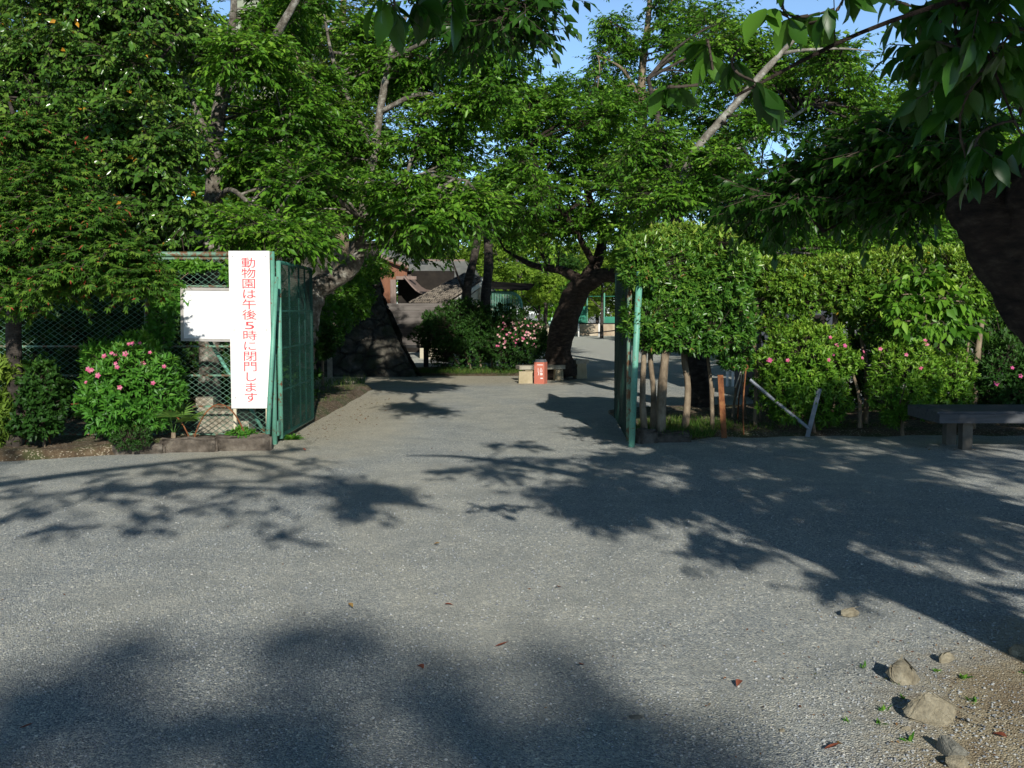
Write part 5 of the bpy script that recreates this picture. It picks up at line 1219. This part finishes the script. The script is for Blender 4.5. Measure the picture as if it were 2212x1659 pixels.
# castle wall: a battered mass of stones
def castle():
    Y0, Y1 = 24.2, 26.2
    bl, br = W(560, 818, Y0), W(907, 818, Y0); tl, tr = W(590, 520, Y1), W(812, 520, Y1); bl[2] = br[2] = -.1
    br2 = W(868, 700, 31); tr2 = W(788, 540, 31.5); br2[2] = -.1; tr2[2] = tr[2]; bl2 = bl + np.array((-3, 8, 0)); tl2 = tl + np.array((-3, 7, 0))
    r = np.random.default_rng(4); t = thing('stone_wall', 'massive dark sloping castle stone wall left of the path', 'wall', (br[0] - 1.5, Y0, 0))
    def face(a, b_, c, d, nu, nv_, nm, bow_all=False):
        cells = r.random((int(nu * nv_ / 26), 2)); off = r.uniform(0, .16, len(cells)); N = nrm(np.cross(b_ - a, d - a)); V, F = [], []
        asp = np.linalg.norm(b_ - a) / np.linalg.norm(d - a)
        for j in range(nv_ + 1):
            for i in range(nu + 1):
                u, v = i / nu, j / nv_; dd = np.sort((((cells - (u, v)) * (asp, 1.25)) ** 2).sum(1)); k = np.argmin((((cells - (u, v)) * (asp, 1.25)) ** 2).sum(1))
                e = min(1, (math.sqrt(dd[1]) - math.sqrt(dd[0])) * 34); bow = .10 * math.sin(PI * v)
                edge = 1.0 if 0 < u < 1 else 1.0
                pt = (a * (1 - u) + b_ * u) * (1 - v) + (d * (1 - u) + c * u) * v
                V.append(pt - np.array((.28 * math.sin(PI * v) * (1.0 if bow_all else u), 0, 0)) + N * (off[k] * e * edge + r.normal(0, .008)))
        for j in range(nv_):
            for i in range(nu):
                q = j * (nu + 1) + i; F.append((q, q + 1, q + nu + 2, q + nu + 1))
        part(nm, MB().add(V, F), 'stone', t, True)
    face(bl, br, tr, tl, 90, 80, 'front_face'); face(br, br2, tr2, tr, 60, 60, 'side_face', True); face(bl2, bl, tl, tl2, 30, 30, 'side_face')
    part('top', MB().quad(tl, tr, tr2, tl2), 'soil', t)
castle()

# back of a wide notice board
Yn = 27.0
p0, p1 = W(835, 655, Yn), W(1010, 655, Yn); z1_, z0_ = W(870, 655, Yn)[2], W(900, 745, Yn)[2]
t = thing('notice_board', 'wide weathered grey plank board standing between the stone wall and the big azalea', 'notice board', ((p0[0] + p1[0]) / 2, Yn, 0))
n = 6
for k in range(n):
    h = (z1_ - z0_) / n
    part('plank', MB().box(((p0[0] + p1[0]) / 2, Yn + .004 * (k % 2), z0_ + h * (k + .5)), (p1[0] - p0[0], .025, h - .006)), 'board_grey', t)
part('rail', MB().box(((p0[0] + p1[0]) / 2, Yn + .01, z0_ - .045), (p1[0] - p0[0] + .1, .08, .075)), 'blackmetal', t)
for px in (920, 1000, 842):
    x = W(px, 760, Yn)[0]; part('post', MB().box((x, Yn + .05, z0_ / 2), (.13, .07, z0_)), 'blackmetal', t)

# orange timber gable with a flared roof
Yw = 38.0
t = thing('timber_house', 'timber house with an orange boarded gable and a curved bargeboard left of the tiled roof', 'house', (W(790, 700, Yw)[0], Yw, 0))
g = [W(770, 760, Yw), W(846, 760, Yw), W(846, 604, Yw), W(878, 604, Yw), W(880, 574, Yw), W(815, 548, Yw), W(770, 560, Yw)]
g[0][2] = g[1][2] = 0
part('gable_wall', MB().slab(g, (0, .2, 0)), 'orange_wood', t)
x0_, x1_ = W(844, 600, Yw)[0], W(856, 600, Yw)[0]; zp = W(850, 604, Yw)[2]
part('post', MB().box(((x0_ + x1_) / 2, Yw - .06, zp / 2), (x1_ - x0_, .18, zp)), 'grey_wood', t)
part('beam', MB().box(((W(856, 602, Yw)[0] + W(900, 602, Yw)[0]) / 2, Yw - .04, zp + .06), (W(900, 602, Yw)[0] - x1_, .16, .12)), 'grey_wood', t)
c0_, c1_ = W(856, 660, Yw + .6), W(980, 660, Yw + .6)
part('dark_opening', MB().box(((c0_[0] + c1_[0]) / 2, Yw + 1.2, 1.55), (c1_[0] - c0_[0], .1, 3.1)), 'dark', t)
ra, rb = W(803, 541, Yw - .3), W(883, 571, Yw - .3)
part('roof', MB().slab([ra, rb, rb + np.array((.3, 5, .2)), ra + np.array((.3, 5, .2))], (0, 0, .09)), 'felt', t)
la = W(770, 560, Yw - .3)
part('roof', MB().slab([ra, la, la + np.array((.3, 5, .2)), ra + np.array((.3, 5, .2))], (0, 0, .09)), 'felt', t)
part('bargeboard', MB().slab([ra + (0, -.06, -.02), rb + (0, -.06, -.02), rb + (0, -.06, -.14), ra + (0, -.06, -.14)], (0, .05, 0)), 'grey_wood', t)
cv = [W(x, y, Yw - .35) for x, y in ((872, 595), (878, 602), (888, 614), (898, 624), (908, 630), (922, 632))]
V, F = [], []
for i, q in enumerate(cv): V += [q, q + np.array((0, 0, -.07)), q + np.array((.25, 4.5, .35)), q + np.array((.25, 4.5, .28))]
for i in range(len(cv) - 1):
    a = i * 4; b2 = a + 4; F += [(a, b2, b2 + 1, a + 1), (a, a + 2, b2 + 2, b2), (a + 1, b2 + 1, b2 + 3, a + 3)]
part('curved_eave', MB().add(V, F), 'grey_wood', t)

# big grey roof behind
Yg = 46.0
A_, B_, C_, D_ = W(872, 655, Yg - 4), W(1075, 655, Yg - 4), W(1004, 563, Yg + 1), W(885, 563, Yg + 1)
t = thing('grey_roof_hall', 'hall with a smooth grey roof behind the tiled house', 'hall', ((A_[0] + B_[0]) / 2, Yg, 0))
def sheet(a, b_, c, d, n, m, amp):
    V, F = [], []
    for j in range(m + 1):
        for i in range(n + 1):
            u, v = i / n, j / m; V.append((a * (1 - u) + b_ * u) * (1 - v) + (d * (1 - u) + c * u) * v - Z * amp * math.sin(PI * v))
    for j in range(m):
        for i in range(n): q = j * (n + 1) + i; F.append((q, q + 1, q + n + 2, q + n + 1))
    return MB().add(V, F)
part('roof', sheet(A_, B_, C_, D_, 12, 10, .25), 'felt', t, True)
part('roof', MB().quad(B_, B_ + np.array((.4, 9, 0)), C_ + np.array((.2, 3, 0)), C_), 'felt', t)
part('ridge', MB().tube([D_, C_], .06, 8), 'grey_wood', t)
wl = MB(); wl.box(((A_[0] + B_[0]) / 2, Yg + .2, A_[2] / 2 - .1), (B_[0] - A_[0] - .4, 7.5, A_[2] - .2)); part('wall', wl, 'cream', t)

# tiled house with cream gable
A, B, C, D = W(880, 655, 33.4), W(962, 656, 33.0), W(1046, 600, 35.4), W(1004, 590, 36.8)
t = thing('tiled_house', 'small house with a grey tiled roof, cream wall and cream bargeboard behind the big azalea', 'house', (B[0], 33.2, 0))
def tile_roof():
    U = B - A; V_ = D - A; mb = MB(); n, m = 30, 16; V = []; F = []; N = nrm(np.cross(B - A, D - A)); 
    if N[2] < 0: N = -N
    for j in range(m + 1):
        for i in range(n + 1):
            u, v = i / n, j / m; p = (A * (1 - u) + B * u) * (1 - v) + (D * (1 - u) + C * u) * v
            V.append(p + N * (.035 * abs(math.sin(u * n * PI / 2)) + .02 * (j % 2)))
    for j in range(m):
        for i in range(n): q = j * (n + 1) + i; F.append((q, q + 1, q + n + 2, q + n + 1))
    mb.add(V, F); me = mb.mesh('roof', _origin(t)); uvl = me.uv_layers.new(name='UVMap')
    lu, lv = np.linalg.norm(U), np.linalg.norm(V_)
    for l in me.loops:
        vi = l.vertex_index; uvl.data[l.index].uv = ((vi % (n + 1)) / n * lu, (vi // (n + 1)) / m * lv)
    part('roof', me, 'tiles', t)
    part('roof_underside', MB().slab([A - N * .08, B - N * .08, C - N * .08, D - N * .08], -N * .06), 'grey_wood', t)
tile_roof()
dv = np.array((.10, -.10, 0))
part('bargeboard', MB().slab([B + dv - Z * .02, C + dv - Z * .02, C + dv - Z * .17, B + dv - Z * .17], -dv * .5), 'cream_trim', t)
part('fascia', MB().slab([A + (0, -.05, -.06), B + (0, -.05, -.06), B + (0, -.05, -.16), A + (0, -.05, -.16)], (0, .04, 0)), 'grey_wood', t)
B0, C0 = B + np.array((.25, .25, -.22)), C + np.array((0, .15, -.22))
E_ = C0 + np.array((.10, .04, -.04)); 
gw = [np.array((B0[0], B0[1], 0)), np.array((E_[0], E_[1], 0)), E_, C0, B0]
part('gable_wall', MB().slab(gw, (-.08, .12, 0)), 'cream', t)
A0 = A + np.array((.35, .5, -.2)); part('front_wall', MB().slab([np.array((A0[0], A0[1], 0)), np.array((B0[0], B0[1] + .02, 0)), B0 + (0, .02, 0), A0], (0, .15, 0)), 'cream', t)
pc = W(1043, 640, 35.2); part('corner_post', MB().box((pc[0], 35.05, 1.35), (.13, .13, 2.7)), 'cream_trim', t)
wn = (B0 * .45 + C0 * .55); part('window', MB().box((wn[0] - .1, wn[1] - .09, wn[2] - .38), (.75, .05, .28), math.atan2(E_[1] - B0[1], E_[0] - B0[0])), 'dark', t)

# arched bird cage
Yc = 42.0
x0_, x1_ = W(1046, 640, Yc)[0], W(1127, 640, Yc)[0]; ztp = W(1060, 631, Yc)[2]
t = thing('bird_cage', 'large mint green cage of upright bars with a rounded corner behind the big azalea', 'cage', ((x0_ + x1_) / 2, Yc, 0))
R_ = W(1127, 655, Yc)[0] - W(1103, 655, Yc)[0]; prof = [np.array((x0_, Yc, ztp)), np.array((x1_ - R_, Yc, ztp))] + [np.array((x1_ - R_ + R_ * math.sin(a), Yc, ztp - R_ * (1 - math.cos(a)) * 1.25)) for a in np.linspace(.15, PI / 2, 8)] + [np.array((x1_, Yc, 0))]
part('hoop', MB().tube(prof, .045, 8), 'cage_green', t, True)
part('hoop', MB().tube([q + np.array((0, 3.0, 0)) for q in prof], .045, 8), 'cage_green', t, True)
n = 24
for k in range(n):
    x = x0_ + (x1_ - x0_ - .02) * k / (n - 1); z = ztp if x < x1_ - R_ else ztp - R_ * 1.25 * (1 - math.sqrt(max(0, 1 - ((x - x1_ + R_) / R_) ** 2)))
    part('bar', MB().box((x, Yc, z / 2), (.024, .024, max(z, .1))), 'cage_green', t)
part('canopy', MB().slab([W(1035, 622, Yc - .4), W(1142, 628, Yc - .4), W(1142, 628, Yc - .4) + np.array((.3, 3.5, .3)), W(1035, 622, Yc - .4) + np.array((.3, 3.5, .3))], (0, 0, .08)), 'dark_wall', t)
part('back_panel', MB().box(((x0_ + x1_) / 2 - .2, Yc + 3.0, ztp / 2 - .05), (x1_ - x0_ - .6, .06, ztp - .3)), 'dark', t)

# little mint signs, posts, far fence
for i, (px, py, yb, lab) in enumerate(((1190, 698, 737, 'left of the two little mint signs on thin stands'), (1198, 709, 741, 'right, lower one of the two little mint signs on thin stands'), (1195, 691, 732, 'small grey-mint sign behind the pair of little mint signs'))):
    q = G(px, yb); t = thing('stand_sign', lab, 'sign', q, 'little mint signs on the far path'); z = W(px, py, q[1])[2]
    part('board', MB().box((q[0], q[1] - .02, z), (.26, .015, .27)), 'mint', t); part('stand', MB().tube([q, (q[0], q[1], z)], .016, 6), 'blackmetal', t)
q = G(713, 826); t = single('concrete_post', MB().box((q[0], q[1], .36), (.11, .11, .74), .2, taper=.96), 'concrete', 'short square concrete post under the dark topiary', 'post', (q[0], q[1], 0))
Yf = 68.0
t = thing('far_fence', 'distant green netting fence on green posts at the far end of the path', 'fence', (W(1290, 720, Yf)[0], Yf, 0))
xs = [W(x, 700, Yf)[0] for x in (1180, 1235, 1268, 1305, 1345, 1400, 1470)]; zt_, zb_ = W(1290, 640, Yf)[2], W(1290, 700, Yf)[2]
for x in xs: part('post', MB().tube([(x, Yf - .05, 0), (x, Yf - .05, zt_ + .2)], .05, 8), 'cage_green', t, True)
for i in range(len(xs) - 1):
    if i != 2: part('netting', MB().box(((xs[i] + xs[i + 1]) / 2, Yf, (zb_ + W(1290, [682, 662, 0, 684, 676, 660][i], Yf)[2]) / 2), (xs[i + 1] - xs[i] - .02, .03, W(1290, [682, 662, 0, 684, 676, 660][i], Yf)[2] - zb_)), 'net', t)
    part('wire', MB().tube([(xs[i], Yf, zt_), (xs[i + 1], Yf, zt_)], .02, 6), 'net', t)
x0_, x1_ = W(1150, 710, Yf - .6)[0], W(1500, 710, Yf - .6)[0]
single('low_wall', MB().box(((x0_ + x1_) / 2, Yf - .5, zb_ / 2), (x1_ - x0_, .5, zb_)), 'tan_wall', 'stained tan low wall under the distant green fence', 'wall', ((x0_ + x1_) / 2, Yf - .5, 0))
Yr = 64.0; t = thing('handrail', 'white and dark pipe handrail in front of the stained low wall', 'railing', (W(1310, 720, Yr)[0], Yr, 0))
zr = W(1300, 699, Yr)[2]
part('rail', MB().tube([(W(1225, 700, Yr)[0], Yr, zr), (W(1420, 700, Yr)[0], Yr, zr)], .04, 8), 'blackmetal', t, True)
for px in (1294, 1333, 1372, 1250): x = W(px, 700, Yr)[0]; part('post', MB().tube([(x, Yr, 0), (x, Yr, zr)], .05, 8), 'white', t, True)
part('rail', MB().tube([W(1268, 721, Yr - .2), W(1345, 712, Yr - .2)], .035, 8), 'blackmetal', t, True)

# grey-blue store behind the hedge, white railing
Ys = 17.5
p0, p1 = W(1645, 610, Ys), W(1800, 610, Ys)
t = thing('storage_shed', 'blue-grey shed glimpsed through gaps in the long hedge', 'shed', ((p0[0] + p1[0]) / 2, Ys, 0))
part('wall', MB().box(((p0[0] + p1[0]) / 2, Ys + 1, .85), (p1[0] - p0[0], 2, 1.7)), 'blue_wall', t)
part('window', MB().box((p0[0] + .42, Ys - .02, 1.15), (.5, .06, .5)), 'dark', t); part('door', MB().box((p0[0] + .95, Ys - .02, .75), (.3, .05, 1.45)), 'dark', t)
part('roof', MB().slab([(p0[0] - .2, Ys - .3, 1.7), (p1[0] + .2, Ys - .3, 1.7), (p1[0] + .2, Ys + 2.2, 1.8), (p0[0] - .2, Ys + 2.2, 1.8)], (0, 0, .07)), 'dark_wall', t)
Yr = 21.0; t = thing('white_railing', 'white upright railing glimpsed under the boxy shrub', 'railing', (W(1590, 740, Yr)[0], Yr, 0))
for px in (1572, 1584, 1596, 1608, 1620): x = W(px, 740, Yr)[0]; part('upright', MB().box((x, Yr, .5), (.045, .04, 1.0)), 'white', t)
a_, b_ = W(1564, 740, Yr)[0], W(1640, 740, Yr)[0]
for z in (.98, .35): part('rail', MB().box(((a_ + b_) / 2, Yr - .03, z), (b_ - a_, .03, .05)), 'white', t)

# dark hut under the maple with a window that catches the sky
Yd = 17.0
p0, p1 = W(-260, 620, Yd), W(420, 620, Yd)
t = thing('dark_hut', 'dark hut in the gloom under the maple, one bluish window showing', 'hut', ((p0[0] + p1[0]) / 2, Yd, 0))
part('wall', MB().box(((p0[0] + p1[0]) / 2, Yd + 1.2, 1.3), (p1[0] - p0[0], 2.4, 2.6)), 'dark_wall', t)
q = W(150, 665, Yd - .04); f_ = part('window', MB().box((q[0], Yd - .03, q[2]), (.62, .06, .62)), 'blackmetal', t); part('pane', MB().box((q[0], Yd - .065, q[2]), (.52, .012, .52)), 'glass', f_)
part('roof', MB().slab([(p0[0] - .3, Yd - .4, 2.6), (p1[0] + .2, Yd - .4, 2.6), (p1[0] + .2, Yd + 1.2, 3.2), (p0[0] - .3, Yd + 1.2, 3.2)], (0, 0, .08)), 'felt', t)
part('roof', MB().slab([(p0[0] - .3, Yd + 1.2, 3.2), (p1[0] + .2, Yd + 1.2, 3.2), (p1[0] + .2, Yd + 2.8, 2.6), (p0[0] - .3, Yd + 2.8, 2.6)], (0, 0, .08)), 'felt', t)

# pale building high behind the left trees
Yp = 52.0
x0_, x1_ = W(500, 100, Yp)[0], W(640, 100, Yp)[0]; zt_ = W(500, -60, Yp)[2]
t = thing('pale_building', 'pale greenish building glimpsed through the treetops at upper left', 'building', ((x0_ + x1_) / 2, Yp, 0))
part('wall', MB().box(((x0_ + x1_) / 2, Yp + 4, zt_ / 2), (x1_ - x0_, 8, zt_)), 'pale_wall', t)
for fl in range(4):
    for k in range(2):
        f_ = part('window', MB().box((x0_ + 1.0 + k * 1.9, Yp - .02, 3 + fl * 3.3), (1.3, .1, 1.3)), 'alu', t); part('pane', MB().box((x0_ + 1.0 + k * 1.9, Yp - .08, 3 + fl * 3.3), (1.1, .03, 1.1)), 'glass', f_)
part('roof', MB().box(((x0_ + x1_) / 2, Yp + 4, zt_ + .15), (x1_ - x0_ + .8, 8.8, .3)), 'concrete', t)

# ------------------------------------------------------------------ trees of the far ground
def back_tree(name, label, px, base_py, Y, h, rad, mat, leaf, npad, group, trunk_px=None, low=.35, bark='bark', nb=8, seed=1, tb=.05, lean=0):
    b = W(px, 700, Y); x = b[0]; r = rad
    tr = [(np.array([(x, Y, -.05), (x + lean * .3, Y, h * .3), (x + lean * .7, Y + .1, h * .6), (x + lean, Y, h * .92)]), np.array([.045 * h ** .9, .034 * h ** .9, .024 * h ** .9, .008 * h]) * .55)]
    for k in range(4):
        a = k * 1.7 + seed; tr.append((np.array([(x + lean * .4, Y, h * (.32 + .09 * k)), (x + lean * .5 + math.cos(a) * r * .4, Y + math.sin(a) * r * .4, h * (.48 + .09 * k)), (x + lean * .6 + math.cos(a) * r * .75, Y + math.sin(a) * r * .75, h * (.58 + .09 * k))]), np.array([.018 * h ** .8, .012 * h ** .8, .004 * h]) * .6))
    pads = []
    for q in ball(npad): pads.append((np.array((x + lean * .6 + q[0] * r, Y + q[1] * r, h * (low + 1) / 2 + q[2] * h * (1 - low) / 2)), np.array((r * .34, r * .34, r * .17)) * R.uniform(.8, 1.3)))
    return tree(name, label, tr, bark, pads, mat, group=group, leaf=leaf, nb=nb, ntw=7, nl=8, twl=r * .16, twigs=False, tbias=tb)
G1 = 'trees standing beyond the gate'
back_tree('bright_tree', 'bright yellow-green tree behind the twin trunks in the centre', 1090, 700, 48, 6.2, 2.6, 'yellowgreen', .15, 22, G1, low=.42, seed=1)
back_tree('bright_tree', 'yellow-green tree low behind the curved trunk, left of the far fence', 1165, 700, 46, 3.6, 1.5, 'yellowgreen', .13, 12, G1, low=.45, seed=2)
back_tree('bright_tree', 'small light green tree in front of the far green fence', 1300, 700, 60, 5.2, 2.0, 'yellowgreen', .16, 12, G1, low=.5, seed=3, tb=-.15)
# twin trunks in front of the tiled house
LT = [limb([(1002, 690, 31), (1008, 640, 31), (1016, 590, 31), (1030, 530, 31), (1042, 470, 31), (1060, 400, 31)], [.17, .15, .13, .11, .09, .04]), limb([(1046, 690, 31), (1050, 640, 31), (1055, 580, 31), (1054, 520, 31), (1050, 450, 31), (1040, 380, 31)], [.16, .15, .14, .13, .10, .05]), limb([(1008, 640, 31), (990, 600, 31), (978, 565, 31)], [.05, .035, .02])]
for l in LT[:2]: l[0][0][2] = -.05
tree('twin_tree', 'tree with two dark trunks side by side in front of the tiled house', LT, 'bark', pads_in([(1040, 430, 60, 50, 31, 1.2, 8, .7), (1085, 490, 40, 30, 31.5, 1, 3, .55), (975, 450, 40, 30, 32, 1, 3, .6)]), 'cherry', leaf=.13, tbias=-.1, group=G1)
back_tree('dark_tree', 'dark thick-trunked tree in deep shade left of the curved trunk', 1175, 720, 50, 5.5, 1.8, 'azalea_dark', .15, 12, G1, low=.3, seed=5, lean=.3)
back_tree('dark_tree', 'dark crooked tree against the pale sky gap left of the curved trunk', 1135, 720, 54, 6.5, 1.6, 'cherry', .15, 9, G1, low=.55, seed=6, lean=-.6)
far = [(560, 60, 13, 4.2, 'cherry'), (690, 66, 14, 4.5, 'fine'), (830, 58, 9.5, 3.6, 'cherry'), (930, 72, 9, 3.8, 'fine'), (1230, 84, 10.5, 4.2, 'cherry'), (1350, 78, 10, 4.2, 'fine'), (1470, 70, 9.5, 4, 'cherry'), (1620, 60, 9, 4, 'cherry'), (1760, 50, 8, 3.8, 'fine'), (1900, 46, 7.5, 3.6, 'cherry'), (2060, 44, 7.6, 3.6, 'fine'), (2200, 42, 7.5, 3.6, 'cherry'), (430, 40, 16, 4.5, 'fine'), (270, 34, 14, 4, 'cherry'), (90, 33, 14, 4, 'fine'), (-90, 32, 14, 4, 'cherry')]
names = ['far left of the pale building', 'left of centre behind the airy tree', 'above the timber house', 'behind the grey hall roof', 'behind the far fence, centre', 'behind the far fence, right', 'far behind the boxy shrub', 'far behind the long hedge, left part', 'far behind the long hedge, middle', 'far behind the long hedge, right part', 'far behind the burled trunk, left', 'far behind the burled trunk, right', 'behind the forked cherry', 'behind the camellia, right', 'behind the camellia, middle', 'behind the camellia, left edge']
far += [(1000, 62, 6.5, 3.4, 'yellowgreen'), (1110, 66, 7.5, 3.6, 'cherry'), (1200, 74, 6.8, 3.4, 'fine'), (1290, 88, 8, 4.2, 'cherry'), (1400, 80, 8, 4, 'fine'), (1520, 50, 6, 3.2, 'cherry'), (1660, 34, 5, 2.6, 'cherry'), (1840, 32, 5, 2.6, 'fine'), (2010, 31, 5, 2.6, 'cherry'), (2180, 30, 5, 2.6, 'cherry')]
names += ['light green, behind the twin trunks', 'behind the bird cage', 'low behind the curved trunk', 'farthest, straight behind the green netting fence', 'behind the right gate leaf', 'low behind the boxy shrub', 'close behind the blue-grey shed', 'close behind the long hedge, middle', 'close behind the broadleaf sapling', 'close behind the shaded azalea']
for i, ((px, Y, h, r, mt), nm) in enumerate(zip(far, names)):
    back_tree('distant_tree', 'distant green tree ' + nm, px, 700, Y, h, r, mt, .24, 40 if px < 450 or i >= 16 else 22, 'distant trees closing the view', low=.04 if i >= 16 else .12, nb=8, seed=i)
# ------------------------------------------------------------------ light, sky, camera
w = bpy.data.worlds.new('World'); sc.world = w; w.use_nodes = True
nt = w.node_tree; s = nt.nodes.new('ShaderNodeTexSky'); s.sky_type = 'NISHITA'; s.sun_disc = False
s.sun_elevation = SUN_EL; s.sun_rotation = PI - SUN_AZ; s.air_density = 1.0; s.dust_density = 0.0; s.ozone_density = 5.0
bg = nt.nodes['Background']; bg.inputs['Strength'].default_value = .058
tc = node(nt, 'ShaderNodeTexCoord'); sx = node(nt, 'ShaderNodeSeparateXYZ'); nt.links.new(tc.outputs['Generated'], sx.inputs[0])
sky_grade = ramp(nt, sx.outputs[2], [(0, (2.0, 2.2, 2.8)), (.12, (3.0, 3.0, 3.1)), (.28, (3.3, 3.05, 2.85)), (.42, (.7, .66, .6)), (1, (.32, .29, .26))])   # hand-set sky gain: low band in view boosted, zenith dimmed to deepen shade
nt.links.new(mixc(nt, 1.0, s.outputs[0], sky_grade, 'MULTIPLY'), bg.inputs[0])
l = bpy.data.lights.new('sun', 'SUN'); l.energy = 5.0; l.angle = math.radians(.53); l.color = (1.0, .95, .86)
lo = bpy.data.objects.new('sun', l); COL.objects.link(lo)
lo.rotation_euler = Vector(tuple(-TOSUN)).to_track_quat('-Z', 'Y').to_euler(); lo.location = (3, -10, 12)
cam = bpy.data.cameras.new('camera'); cam.sensor_width = 36; cam.lens = 36.0 * FPX / 2212.0; cam.clip_start = .05; cam.clip_end = 2000
co = bpy.data.objects.new('camera', cam); COL.objects.link(co); co.location = (0, 0, CAMZ); co.rotation_euler = (PI / 2 - PITCH, 0, 0)
sc.camera = co
sc.view_settings.view_transform = 'Standard'; sc.view_settings.look = 'None'; sc.view_settings.exposure = 0
print('leaves', NL)
